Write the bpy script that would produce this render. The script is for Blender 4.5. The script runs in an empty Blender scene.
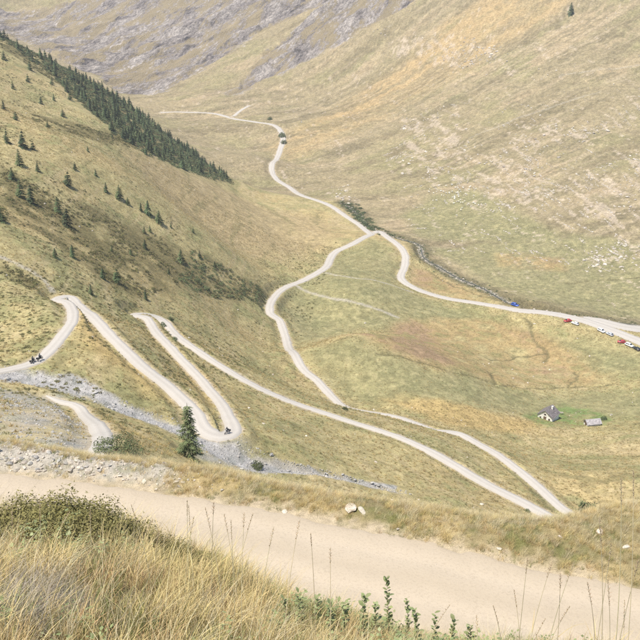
import bpy, bmesh, math, random
import numpy as np
from mathutils import Vector, Matrix, Euler

scene = bpy.context.scene
C = scene.collection
rng = random.Random(11)
nrg = np.random.default_rng(7)
R = math.radians

# ---------------------------------------------------------------- camera, sky, sun, exposure
cam_d = bpy.data.cameras.new('camera'); cam = bpy.data.objects.new('camera', cam_d); C.objects.link(cam)
cam_d.sensor_width = 36.0; cam_d.lens = 36.0 * 900.0 / 640.0
cam_d.clip_start = 0.1; cam_d.clip_end = 6000
cam.location = (0, 0, 0)
cam.rotation_euler = (math.pi / 2 - math.atan(340.0 / 900.0), 0, 0)
scene.camera = cam

SUN_EL, SUN_AZ = 64.0, -132.0      # azimuth clockwise from the view direction (+Y): left, a little behind
world = bpy.data.worlds.new('World'); scene.world = world; world.use_nodes = True
wn = world.node_tree.nodes; wl = world.node_tree.links
bg = wn['Background']; bg.inputs['Strength'].default_value = 0.11
sky = wn.new('ShaderNodeTexSky'); sky.sky_type = 'NISHITA'; sky.sun_disc = False
sky.sun_elevation = R(SUN_EL); sky.sun_rotation = R(SUN_AZ); sky.altitude = 2000
sky.air_density = 1.0; sky.dust_density = 1.5
wl.new(sky.outputs[0], bg.inputs[0])
sd = bpy.data.lights.new('sun', 'SUN'); so = bpy.data.objects.new('sun', sd); C.objects.link(so)
sd.energy = 4.0; sd.angle = R(0.6); sd.color = (1.0, 0.94, 0.84)
sdir = Vector((math.sin(R(SUN_AZ)) * math.cos(R(SUN_EL)), math.cos(R(SUN_AZ)) * math.cos(R(SUN_EL)), math.sin(R(SUN_EL))))
so.rotation_euler = sdir.to_track_quat('Z', 'Y').to_euler(); so.location = (-60, -40, 120)
vs = scene.view_settings
vs.view_transform = 'Standard'; vs.look = 'None'; vs.gamma = 1.0; vs.exposure = 0.9
scene.cycles.use_denoising = False
scene.cycles.max_bounces = 5; scene.cycles.diffuse_bounces = 3; scene.cycles.transparent_max_bounces = 6
scene.cycles.volume_bounces = 0
HAZE = 0.00014

# ---------------------------------------------------------------- where things lie (metres, camera at the origin)
CONTROL=[[-66.49,195.0,-84.25],[-69.03,238.0,-87.5],[-80.99,260.0,-90.05],[-59.04,225.0,-87.87],[-41.52,200.0,-92.52],[-27.62,185.0,-96.46],[-21.93,185.0,-98.27],[-22.76,200.0,-100.68],[-36.35,230.0,-103.33],[-50.17,262.0,-105.01],[-65.17,290.0,-105.89],[-38.69,268.0,-111.58],[-12.04,245.0,-118.31],[3.0,242.0,-122.83],[17.93,240.0,-125.81],[34.45,228.0,-127.56],[58.83,207.0,-133.09],[69.44,215.0,-138.23],[57.67,240.0,-137.72],[46.82,268.0,-142.36],[28.34,286.0,-145.16],[9.25,300.0,-148.14],[0.0,322.0,-148.96],[-13.28,368.0,-153.22],[-22.62,425.0,-155.18],[-23.54,445.0,-154.13],[-11.17,478.0,-156.7],[5.92,510.0,-157.86],[16.12,560.0,-159.86],[35.75,600.0,-162.72],[52.51,570.0,-162.71],[52.41,530.0,-167.27],[58.41,498.0,-169.4],[100.36,472.0,-170.56],[109.24,475.0,-169.26],[134.99,455.0,-170.73],[146.95,440.0,-171.83],[161.46,420.0,-173.23],[15.1,665.0,-162.44],[-16.25,720.0,-163.43],[-39.09,775.0,-160.91],[-41.57,830.0,-155.55],[-36.7,900.0,-143.83],[-51.56,940.0,-137.95],[-95.59,970.0,-137.11],[-158.4,1000.0,-134.89],[-72.66,187.0,-83.27],[-58.97,186.0,-85.3],[-45.08,183.0,-89.61],[-31.38,180.0,-94.36],[-17.77,176.0,-99.73],[2.39,188.0,-109.78],[24.94,195.0,-118.99],[-43.83,110.0,-57.66],[-58.99,150.0,-72.43],[-44.93,140.0,-69.52],[-27.05,98.0,-53.71],[-28.7,135.0,-72.66],[-32.52,100.0,-53.82],[-14.26,140.0,-83.38],[-82.41,215.0,-86.73],[-91.21,242.0,-85.33],[-102.28,277.0,-80.73],[-116.52,322.0,-74.94],[-132.49,372.0,-69.72],[-173.97,500.0,-61.03],[-237.54,700.0,-37.5],[-270.06,640.0,-25.26],[-159.64,360.0,-63.47],[-121.42,262.0,-79.51],[-86.98,180.0,-77.3],[-212.52,735.0,-58.9],[-178.52,750.0,-81.22],[-137.02,735.0,-107.07],[-93.49,700.0,-131.19],[-65.35,668.0,-144.76],[-120.2,400.0,-74.97],[-107.74,440.0,-82.46],[-95.36,500.0,-104.94],[-68.39,500.0,-127.96],[-85.04,335.0,-97.63],[-51.17,362.0,-127.64],[-77.17,395.0,-110.4],[-30.2,445.0,-148.07],[-100.77,340.0,-87.01],[-135.0,560.0,-80.36],[-162.94,555.0,-67.74],[-49.95,630.0,-149.52],[-42.55,530.0,-144.99],[-14.4,632.0,-160.27],[14.01,612.0,-163.81],[-12.46,540.0,-157.38],[8.58,358.0,-144.41],[94.49,335.0,-168.64],[120.07,300.0,-161.47],[97.79,240.0,-142.93],[83.29,275.0,-155.82],[139.62,355.0,-171.42],[62.24,398.0,-165.71],[52.5,330.0,-154.88],[120.32,415.0,-178.21],[41.81,440.0,-166.22],[153.35,395.0,-174.84],[16.19,460.0,-156.47],[72.98,575.0,-167.58],[86.35,528.0,-173.09],[175.21,460.0,-176.7],[139.08,492.0,-173.48],[193.31,515.0,-175.18],[121.5,585.0,-170.49],[189.0,585.0,-170.49],[96.87,655.0,-163.81],[203.45,640.0,-156.34],[155.43,690.0,-152.67],[288.8,830.0,-101.31],[338.42,1010.0,-19.79],[83.51,960.0,-117.18],[98.85,1180.0,-23.12],[66.86,745.0,-156.37],[28.27,850.0,-149.86],[188.11,865.0,-105.58],[226.17,1080.0,-21.16],[-22.62,1040.0,-126.94],[-28.9,1380.0,-27.04],[8.74,780.0,-161.95],[-359.37,1560.0,-30.56],[-184.71,1470.0,-28.8],[-158.06,1230.0,-98.58],[-312.16,1330.0,-92.91],[-208.08,1130.0,-125.95],[-100.8,1030.0,-125.72],[-536.12,1600.0,-31.35],[252.98,440.0,-177.49],[311.43,560.0,-169.94],[427.98,820.0,-100.09],[492.56,980.0,-19.2],[191.27,320.0,-167.75],[-53.42,800.0,-149.93],[-77.9,880.0,-150.29],[-130.0,830.0,-138.0],[-85.0,750.0,-155.0],[-190.0,930.0,-128.0],[-300.0,980.0,-110.0],[-340.0,760.0,-5.0],[-420.0,1050.0,-60.0],[-420.0,560.0,70.0],[-300.0,420.0,30.0],[-230.0,300.0,-10.0],[-190.0,180.0,-30.0],[-160.0,90.0,-26.0],[-300.0,60.0,10.0],[0.0,60.0,-52.0],[-30.0,60.0,-47.0],[30.0,60.0,-56.0],[0.0,100.0,-76.0],[40.0,100.0,-84.0],[70.0,150.0,-112.0],[0.0,140.0,-88.0],[100.0,200.0,-138.0],[0.0,0.0,-30.0],[60.0,0.0,-45.0],[-60.0,0.0,-20.0],[120.0,60.0,-95.0],[120.0,120.0,-122.0],[200.0,200.0,-155.0],[180.0,300.0,-168.0],[300.0,420.0,-176.0],[200.0,60.0,-120.0],[620.0,1250.0,180.0],[800.0,900.0,160.0],[200.0,1600.0,150.0],[-200.0,2000.0,120.0],[-600.0,1700.0,180.0],[600.0,600.0,-20.0],[400.0,300.0,-178.0],[380.0,100.0,-170.0],[-60.0,30.0,-24.0],[60.0,30.0,-48.0]]
NV=[[-15.34,-10.13,-8.06,-5.82,-3.58,-1.77,0.29,2.25,4.4,6.52,7.74,8.99,13.62],[26.19,25.24,24.6,24.23,23.52,23.17,22.29,21.87,21.27,20.92,21.36,21.82,22.08]]
NF=[[-14.41,-9.62,-6.51,-3.45,0.0,2.91,5.35,7.85,11.05],[24.22,23.62,23.17,22.4,21.28,20.19,19.24,18.31,16.86]]
NC=[[-4.12,-2.83,-2.3,-1.86,-1.11,-0.56,0.0,0.7,1.24,2.3,3.36],[6.8,6.8,6.8,6.8,7.0,7.0,6.8,6.4,6.0,5.2,5.0],[-4.3,-4.56,-4.54,-4.58,-5.06,-5.4,-5.46,-5.38,-5.16,-4.56,-4.58]]
ROCKS=[[[-648.38,1582.41],[-295.78,703.04],[-469.46,1385.5],[-344.66,1238.82],[-241.27,1112.85],[-194.82,1123.27],[-154.31,1196.25],[-79.9,1300.98],[27.64,1322.38],[31.67,1545.94]],[[-106.5,1067.11],[-69.49,1110.26],[12.25,1149.77],[103.12,1155.14],[163.24,1210.28],[82.51,1325.47],[0.0,1294.93],[-66.88,1204.65]]]
ROADS={"hairpin":[[-77.55,177.26,3.0],[-72.33,186.15,3.0],[-68.83,190.55,3.0],[-66.44,195.04,3.2],[-65.54,210.64,3.2],[-67.15,229.08,3.0],[-74.77,251.47,3.0],[-80.36,256.8,3.2],[-77.37,262.86,3.6],[-68.47,246.25,3.4],[-55.78,222.24,3.2],[-45.67,209.66,3.2],[-37.23,202.92,3.4],[-30.45,194.13,3.8],[-26.97,185.29,4.5],[-22.88,183.14,5.0],[-20.25,186.59,4.5],[-21.81,195.49,3.4],[-26.78,213.6,3.0],[-33.71,230.69,3.0],[-41.86,244.53,2.9],[-50.17,262.24,3.0],[-58.74,285.87,3.0],[-64.08,286.54,3.4],[-61.0,296.04,3.2],[-54.49,295.35,3.0],[-44.04,272.21,2.8],[-34.41,259.21,2.6],[-22.93,250.88,2.5],[-12.15,247.4,2.4],[3.03,244.53,2.4],[17.82,238.34,2.3],[26.82,232.85,2.6],[34.32,226.95,3.2],[44.44,218.13,3.4],[54.43,211.62,3.4],[60.04,206.26,3.4],[68.04,196.26,3.4],[78.04,186.26,3.4]],"valley":[[89.06,190.6,3.2],[77.06,204.6,3.0],[69.06,214.6,3.0],[64.25,228.54,3.1],[58.43,243.39,3.0],[53.29,257.4,2.9],[47.03,269.06,2.7],[36.98,270.31,2.4],[26.67,287.2,2.2],[15.28,294.67,2.4],[9.58,298.82,2.6],[3.84,313.08,3.2],[-0.79,323.47,3.4],[-8.13,335.76,3.6],[-13.21,366.01,3.8],[-16.54,395.28,3.8],[-20.07,412.22,3.8],[-24.63,416.08,4.0],[-24.59,434.92,4.0],[-18.91,461.02,4.2],[-8.42,480.78,4.4],[2.93,504.9,4.6],[8.84,546.55,4.6],[22.14,566.0,4.6],[34.83,595.79,4.6],[41.02,607.01,4.6],[48.05,580.71,4.4],[54.14,558.14,4.4],[53.19,538.96,4.4],[48.52,513.21,4.4],[55.57,499.05,4.4],[69.31,490.98,4.6],[85.61,484.16,4.8],[100.58,473.0,5.4],[110.13,465.34,6.0],[123.13,462.1,6.4],[137.9,455.68,7.0],[148.77,446.22,7.5],[163.76,426.89,7.5],[175.96,404.6,7.5],[186.61,372.9,7.0],[200.51,338.12,6.0]],"far":[[34.83,595.79,4.2],[27.34,630.08,4.0],[14.93,657.08,4.0],[-13.75,716.27,4.4],[-25.57,757.49,4.6],[-39.29,778.98,4.6],[-42.78,799.22,4.8],[-38.46,867.16,5.0],[-36.58,895.93,5.2],[-43.53,921.35,5.2],[-59.73,938.7,5.4],[-96.02,974.37,5.4],[-119.33,992.71,5.4],[-152.88,999.68,5.4],[-174.39,997.35,5.4]],"spurroad":[[-93.0,976.65,3.6],[-86.92,995.03,3.4],[-77.13,1011.4,3.0]],"lot":[[142.62,458.88,4.0],[151.61,455.68,8.0],[163.64,450.4,10.0],[183.59,452.5,11.0],[204.49,450.4,11.0],[224.52,441.05,9.0],[244.4,422.92,6.0]],"lowend":[[-26.59,92.5,2.6],[-27.19,98.05,2.8],[-30.94,114.09,2.8],[-35.44,127.9,2.8],[-48.94,166.45,2.4],[-53.53,171.17,1.9],[-57.26,173.98,1.0],[-59.42,175.61,0.4]]}
STREAM=[[19.35,683.64,3],[28.39,657.08,3],[35.44,619.88,3],[51.27,595.79,3],[65.81,583.42,4],[67.46,560.75,5],[76.21,546.55,5],[85.61,531.48,5],[96.65,515.61,4.5],[112.56,477.43,4.5],[132.15,465.34,4.5],[153.55,462.1,5],[174.85,458.88,5],[199.49,451.45,5],[228.57,444.14,5],[264.51,431.89,5]]
GULLY=[[-78.98,186.15,9],[-71.89,184.86,8],[-58.53,184.43,8],[-44.82,181.86,7],[-31.46,180.6,7],[-17.9,177.67,10],[-6.91,181.86,4],[4.77,187.46,2.5],[19.46,190.1,2]]
DITCHES=[[[111.66,456.74],[112.1,448.3],[111.29,439.0],[113.57,429.88],[116.36,423.91],[111.4,413.18]],[[125.09,400.84],[119.14,386.17],[113.67,376.39]],[[82.51,401.78],[100.63,417.05],[114.83,423.91]],[[24.94,345.28],[50.58,347.71],[79.11,360.08],[110.19,375.51],[135.72,380.8]],[[78.61,376.39],[76.78,355.08]],[[65.93,540.22],[84.01,512.02],[110.76,468.61]],[[148.15,527.77],[200.36,536.45]],[[50.23,541.48],[56.8,530.24]]]
PATHS=[[[-110.31,273.48],[-101.03,272.85],[-93.12,271.58],[-87.54,269.68],[-83.02,264.08]],[[-14.75,180.18],[-4.65,183.57],[7.16,187.46],[19.38,189.22]],[[-16.49,469.7],[10.61,450.4],[40.92,442.08]],[[1.15,494.42],[22.61,484.16],[52.66,487.55]],[[233.29,902.22],[270.29,898.02],[327.47,898.02]],[[134.78,814.26],[191.87,835.41],[259.55,855.12]]]
GREEN=[[[-16.29,463.18],[15.85,549.11],[34.38,575.32],[48.86,540.22],[45.04,493.27],[61.91,477.43],[88.42,466.43],[52.5,441.05],[14.83,414.14],[-9.16,381.69],[-17.34,430.88]],[[-8.5,353.43],[12.65,351.78],[49.77,341.28],[87.79,358.41],[125.68,366.01],[161.24,366.01],[147.65,331.09],[82.0,331.87],[42.46,313.81],[15.23,309.45],[0.79,325.74]],[[74.98,580.71],[138.54,602.78],[235.72,564.69],[199.39,465.34],[135.56,478.54],[94.24,538.96]],[[60.08,660.15],[87.07,701.4],[122.73,703.04],[167.46,608.42],[217.5,590.26],[211.64,571.31],[110.4,599.97],[69.48,605.59]],[[96.95,452.5],[159.92,415.11],[151.65,389.79],[135.33,398.05],[123.84,429.88]]]
BOG=[[[12.08,360.92],[41.65,437.97],[82.07,461.02],[116.32,443.11],[132.53,418.02],[135.72,380.8],[110.4,376.39],[79.44,361.76],[50.79,349.33],[28.45,347.71]],[[59.61,540.22],[74.38,531.48],[102.41,483.03],[85.98,486.42],[56.76,504.9]],[[116.68,576.66],[159.1,572.64],[153.08,547.83],[115.7,552.96]]]
GOLD=[[[-48.29,871.22],[-20.11,914.93],[44.03,1016.13],[137.72,1084.67],[235.7,1133.8],[363.19,1099.95],[259.92,1030.44],[156.38,969.84],[82.19,943.08],[9.71,879.38],[-28.02,839.32]]]
LUSH=[[[82.0,331.87],[103.31,349.33],[118.6,338.9],[117.36,323.47],[99.44,319.72],[85.57,320.46]]]
DRY=[[[24.8,310.17],[59.6,322.71],[89.05,326.5],[76.42,306.58],[46.83,289.9]],[[-77.91,254.42],[-51.88,216.11],[-31.6,197.33],[-38.09,193.68],[-56.0,201.98]],[[-57.78,269.68],[-29.99,222.76],[-26.27,196.87],[-45.17,234.48]]]
TAN=[[[-115.13,519.23],[-65.12,641.94],[7.2,631.55],[14.69,582.06],[-26.16,501.39],[-72.49,455.68]]]
SCREE=[[[-67.75,173.18],[-56.88,174.8],[-38.45,133.69],[-27.97,97.82],[-30.38,92.93],[-40.58,101.3]],[[-25.99,181.02],[-17.42,185.72],[-13.11,178.92],[-16.33,171.57],[-25.36,167.61]]]
SHRUB=[[[-131.53,368.58],[-114.62,363.46],[-95.08,379.92],[-74.94,408.39],[-51.73,424.9],[-26.92,441.05],[-25.97,422.92],[-44.4,397.12],[-59.01,360.08],[-66.17,312.35],[-81.08,303.03],[-95.57,308.01],[-111.35,305.86]],[[-233.79,688.44],[-200.35,717.95],[-151.52,731.46],[-108.54,782.62],[-64.28,680.46],[-75.39,672.58],[-108.43,575.32],[-135.81,563.37],[-177.52,631.55],[-222.07,650.98]],[[-100.07,269.68],[-87.05,265.94],[-81.34,256.2],[-86.95,255.6],[-97.6,261.63]],[[-160.7,507.26],[-126.45,546.55],[-99.1,635.98],[-95.67,591.64],[-123.62,508.45],[-146.5,461.02]]]
FOREST=[[[-233.79,688.44],[-200.35,717.95],[-152.53,736.59],[-109.47,789.96],[-67.86,686.84],[-75.89,663.24],[-87.83,604.18],[-103.82,549.11],[-125.54,547.83],[-153.91,588.89],[-190.55,655.55],[-229.28,674.15]]]
STONY=[[[170.42,578.01],[207.15,601.37],[220.9,590.26],[201.99,541.48],[169.03,547.83]],[[135.53,761.03],[178.31,810.48],[214.14,814.26],[180.3,734.88],[146.38,726.36]],[[95.82,782.62],[154.73,775.36],[186.16,690.05],[160.66,641.94],[113.21,664.78]],[[25.71,1218.77],[174.42,1025.65],[186.95,969.84],[146.98,976.65],[90.36,1054.75]],[[185.62,761.03],[292.16,841.28],[281.66,804.83],[197.22,738.31]],[[188.41,699.77],[263.15,741.76],[250.87,652.5],[221.73,604.18],[181.3,637.46]],[[8.23,729.76],[25.42,753.97],[29.93,696.51],[18.99,669.45]],[[79.46,906.44],[147.15,902.22],[127.95,766.37],[67.53,753.97]]]
TREES=[[-137.11,396.2,6.48],[-131.27,398.98,7.93],[-125.97,376.39,7.51],[-111.71,341.28,8.08],[-115.57,342.08,8.09],[-109.18,385.27,6.81],[-98.74,409.34,4.83],[-93.66,412.22,6.82],[-104.52,350.97,6.67],[-98.7,341.28,7.73],[-108.66,299.51,5.35],[-149.84,532.72,4.96],[-164.52,541.48,4.4],[-184.4,584.78,5.42],[-181.68,546.55,5.07],[-163.39,564.69,4.59],[-123.7,538.96,3.77],[-81.79,418.02,7.45],[-84.63,416.08,4.44],[-76.84,418.02,6.47],[-64.03,397.12,6.7],[-76.5,379.03,4.55],[-63.98,363.46,3.52],[-87.05,304.44,5.13],[-76.78,303.03,4.41],[-73.99,311.62,5.67],[-89.56,291.93,3.51],[-75.0,278.63,3.74],[-80.28,398.05,3.8],[-63.59,436.95,2.61],[-72.06,422.92,3.02],[-77.59,355.08,2.99],[-82.55,343.68,2.89],[-64.62,315.28,4.24],[-111.54,407.44,3.83],[-137.19,458.88,3.74],[-113.26,440.02,3.09],[-145.89,437.97,4.08],[-209.28,618.43,6.43],[-195.96,628.61,6.54],[-179.18,618.43,5.73],[-158.96,584.78,5.43],[-104.39,416.08,3.43],[-89.89,413.18,3.92],[-78.6,403.66,3.37],[-57.8,416.08,4.01],[-51.14,419.0,3.54],[268.55,1016.13,12.89],[-157.54,456.74,4.78],[-128.14,402.72,4.24],[-119.81,379.92,4.46],[-123.84,358.41,5.06]]
BUSHES=[[-14.12,177.26,2.35],[-25.15,98.05,2.33],[116.58,331.09,2.14],[8.06,261.02,1.68],[-54.79,307.29,2.65],[-45.29,260.42,1.62],[-52.79,281.9,2.09],[54.88,205.3,1.41],[-37.64,898.02,6.29],[-35.16,883.49,5.16],[-52.15,951.92,4.43],[74.92,217.12,4.46]]
CARS=[[108.87,473.0],[132.54,450.4],[135.72,447.26],[146.95,437.97],[150.18,433.91],[153.64,424.9],[156.27,420.96],[158.81,417.05]]
RIDERS=[[-66.66,194.13],[-65.24,193.23],[-21.78,185.72]]
HOUSES=[[93.51,331.09],[109.58,324.22]]
SHEEP=[[87.83,711.28],[101.42,716.27],[95.88,717.95],[102.4,699.77],[104.57,703.04],[98.14,704.68],[89.83,701.4],[86.56,704.68],[99.81,701.4],[90.44,686.84],[95.95,706.32],[96.67,706.32],[92.66,704.68],[108.8,699.77],[95.59,696.51],[108.96,701.4],[102.48,677.3],[102.03,701.4],[107.9,677.3],[106.12,716.27],[111.24,701.4],[105.84,694.89],[108.45,694.89],[104.32,685.24],[114.2,696.51],[105.12,691.66],[110.86,704.68],[104.64,688.44],[107.72,699.77],[108.85,698.14],[109.64,711.28],[115.02,694.89],[103.09,690.05],[109.28,698.14],[109.5,677.3],[108.31,683.64],[117.93,703.04],[104.82,691.66],[106.84,680.46],[120.32,669.45],[120.15,691.66],[125.83,671.01],[118.15,672.58],[108.13,690.05],[107.37,666.33],[111.3,680.46],[113.29,674.15],[117.32,675.72],[109.66,731.46],[114.05,707.97],[119.88,709.63],[109.97,707.97],[106.32,717.95],[108.13,709.63],[123.37,703.04],[119.17,707.97],[105.3,644.94],[106.05,663.24],[101.77,654.02],[105.58,634.5]]
OUTCROP=[[195.66,555.55,0.78],[207.14,569.98,1.31],[176.1,569.98,0.84],[185.77,568.65,1.07],[203.21,573.98,0.88],[195.26,567.33,1.4],[177.04,558.14,1.29],[186.25,583.42,0.94],[185.59,560.75,1.29],[178.55,549.11,1.12],[201.08,569.98,0.83],[173.84,567.33,1.24],[179.97,559.45,1.34],[176.7,556.84,1.37],[212.99,573.98,0.99],[194.13,555.55,1.29],[189.29,584.78,0.96],[195.8,582.06,1.05],[182.7,582.06,1.19],[195.22,569.98,0.98],[188.85,556.84,0.82],[184.02,569.98,0.49],[186.77,566.0,0.55],[181.45,568.65,1.1],[185.85,550.39,0.53],[186.31,562.06,0.76],[188.09,568.65,0.84],[183.67,573.98,1.26],[196.67,579.35,1.3],[186.11,567.33,1.07],[214.3,576.66,0.97],[190.84,571.31,0.67],[187.67,573.98,1.27],[182.12,564.69,0.66],[199.35,572.64,1.6],[186.08,575.32,1.34],[182.84,567.33,1.34],[185.27,560.75,0.7],[182.99,568.65,1.38],[200.86,569.98,0.95],[193.79,578.01,0.64],[197.78,571.31,1.03],[185.83,580.71,0.93],[192.91,578.01,0.91],[184.02,559.45,0.87],[193.65,583.42,0.52],[190.69,587.52,1.15],[215.76,587.52,0.87],[204.12,594.4,1.05],[199.3,586.15,0.94],[199.53,582.06,0.7],[203.76,593.02,0.85],[208.43,590.26,0.89],[199.12,588.89,0.69],[206.28,590.26,0.82],[209.03,594.4,0.64],[227.92,588.89,0.78],[208.28,591.64,1.19],[204.96,591.64,0.9],[208.56,583.42,0.69],[203.98,590.26,0.59],[207.01,588.89,1.04],[185.4,995.03,0.96],[170.79,1009.05,1.44],[195.64,976.65,0.84],[155.46,1013.76,1.24],[176.81,978.93,0.99],[174.6,999.68,0.81],[180.96,1002.02,1.43],[193.09,974.37,0.59],[174.25,1004.35,1.47],[168.67,981.21,0.74],[186.24,988.1,1.69],[180.16,985.8,1.7],[183.84,997.35,1.15],[179.48,981.21,1.14],[175.12,992.71,1.54],[186.08,1002.02,1.47],[169.2,1011.4,1.28],[182.52,990.4,0.64],[191.52,995.03,1.03],[156.23,1006.7,1.19],[175.33,997.35,0.65],[171.57,992.71,1.23],[178.54,983.5,0.71],[179.43,978.93,0.81],[159.61,988.1,1.41],[152.59,1009.05,0.82],[154.9,976.65,1.02],[158.58,983.5,0.65],[144.55,983.5,0.84],[153.79,988.1,1.36],[159.92,978.93,1.44],[155.64,995.03,1.07],[166.89,974.37,0.75],[142.99,1006.7,0.98],[160.17,983.5,1.35],[160.38,985.8,0.65],[142.74,753.97,0.61],[143.46,752.21,0.62],[146.04,745.23,0.75],[147.99,748.71,0.56],[152.13,757.49,0.88],[151.21,750.46,0.82],[137.93,750.46,1.14],[140.98,746.97,0.87],[147.4,748.71,0.61],[147.79,761.03,0.45],[144.24,752.21,0.78],[144.2,752.21,0.72],[144.76,746.97,0.57],[139.56,752.21,0.99],[152.59,761.03,1.0],[134.13,753.97,1.1],[91.43,753.97,0.75],[88.72,738.31,0.44],[89.23,728.06,0.52],[93.0,750.46,0.39],[94.48,734.88,1.26],[88.47,745.23,0.7],[90.77,740.04,0.99],[91.41,745.23,0.68],[90.7,750.46,1.24],[94.47,734.88,1.04],[85.17,738.31,1.18],[76.94,752.21,0.69],[21.1,728.06,0.85],[23.4,704.68,1.27],[17.21,701.4,0.75],[16.49,717.95,1.13],[17.49,699.77,1.76],[22.54,729.76,0.82],[21.65,728.06,0.56],[23.08,693.27,1.22],[20.54,726.36,1.47],[15.44,736.59,0.73],[14.83,712.94,0.76],[18.82,706.32,0.86],[13.98,706.32,1.23],[23.36,746.97,1.36],[13.54,719.62,1.0],[17.97,731.46,0.7],[228.98,777.17,1.05],[219.49,791.8,1.02],[220.04,788.12,1.13],[246.58,780.8,1.17],[221.62,795.5,0.7],[228.01,784.45,1.21],[219.41,784.45,0.68],[207.59,801.08,1.21],[215.4,784.45,1.03],[219.19,791.8,0.97],[215.76,780.8,1.15],[226.81,773.55,0.91],[233.68,775.36,1.3],[220.58,793.65,0.84],[229.53,784.45,0.78],[228.13,782.62,0.47],[205.55,793.65,0.57],[206.8,795.5,1.12],[222.9,908.55,1.08],[209.48,906.44,0.96],[216.07,904.33,0.87],[219.61,910.67,0.44],[220.67,906.44,0.6],[217.22,923.5,0.96],[231.74,912.8,0.96],[218.47,910.67,0.44]]
SHRUBS_NEAR=[[-2.7,6.5,0.34],[-2.59,6.6,0.38],[-2.46,6.7,0.4],[-2.26,6.6,0.42],[-2.14,6.7,0.4],[-1.99,6.7,0.36],[-1.82,6.75,0.32],[-1.7,6.8,0.26],[-2.24,6.3,0.32],[-1.96,6.3,0.3],[-1.52,6.9,0.22],[-1.34,6.95,0.2],[-1.14,7.0,0.2]]
DEAD=[[-1.95,4.61,0.34],[-1.89,4.78,0.34],[-1.73,4.69,0.28],[-1.75,4.07,0.3],[-1.61,4.59,0.22]]
STALKS=[[-0.872,5.158,-0.88,5.2,-3.29],[-0.964,5.301,-0.88,5.4,-3.51],[-0.645,4.969,-0.74,5.0,-3.18],[-0.753,5.175,-0.71,5.2,-3.27],[-0.585,5.331,-0.67,5.4,-3.49],[-0.592,5.113,-0.6,5.2,-3.41],[-0.509,4.757,-0.48,4.9,-3.16],[-0.604,5.136,-0.44,5.1,-3.29],[-0.408,4.906,-0.3,5.0,-3.33],[-0.029,4.927,-0.06,4.9,-3.31],[-0.484,5.579,-0.46,5.6,-4.11],[-0.221,4.466,-0.12,4.6,-3.01],[0.075,5.192,0.07,5.2,-3.63],[1.23,4.511,1.26,4.6,-3.29],[1.263,4.435,1.38,4.5,-3.25],[1.501,4.583,1.47,4.6,-3.4],[1.346,4.346,1.48,4.4,-3.16],[1.675,4.366,1.57,4.4,-3.31],[1.699,4.217,1.65,4.3,-3.22],[1.478,3.596,1.38,3.6,-2.14],[1.481,3.454,1.39,3.5,-2.04],[0.705,4.942,0.88,5.0,-3.94],[1.064,4.863,1.06,5.0,-4.03],[1.212,4.779,1.12,4.8,-3.79],[1.397,4.549,1.52,4.5,-3.56],[1.3,4.578,1.41,4.6,-3.73],[1.455,3.7,1.34,3.7,-2.42],[1.473,3.873,1.49,3.9,-2.7],[1.565,3.839,1.6,3.8,-2.72],[1.274,4.555,1.22,4.7,-3.59],[-1.613,5.356,-1.6,5.4,-3.43],[-1.196,5.294,-1.29,5.3,-3.35],[-1.356,5.413,-1.19,5.5,-3.6],[-0.902,5.139,-0.87,5.1,-3.19],[-1.978,5.394,-1.98,5.5,-3.44],[-2.23,5.531,-2.22,5.6,-3.54],[-1.961,5.521,-1.81,5.6,-3.6],[-1.201,5.443,-1.13,5.4,-3.62],[1.633,3.496,1.52,3.6,-2.25],[1.676,3.975,1.68,4.1,-3.2]]
SHOOTS=[[0.61,6.55,0.73],[0.34,5.9,0.41],[0.9,7.48,0.496],[0.789,5.9,0.41],[0.934,5.9,0.39],[0.2,6.01,0.32],[1.063,5.9,0.33],[-0.02,6.12,0.281],[-0.16,5.91,0.333],[0.08,5.85,0.33],[0.46,6.11,0.346],[1.208,5.9,0.286],[-0.28,5.95,0.245]]
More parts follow.
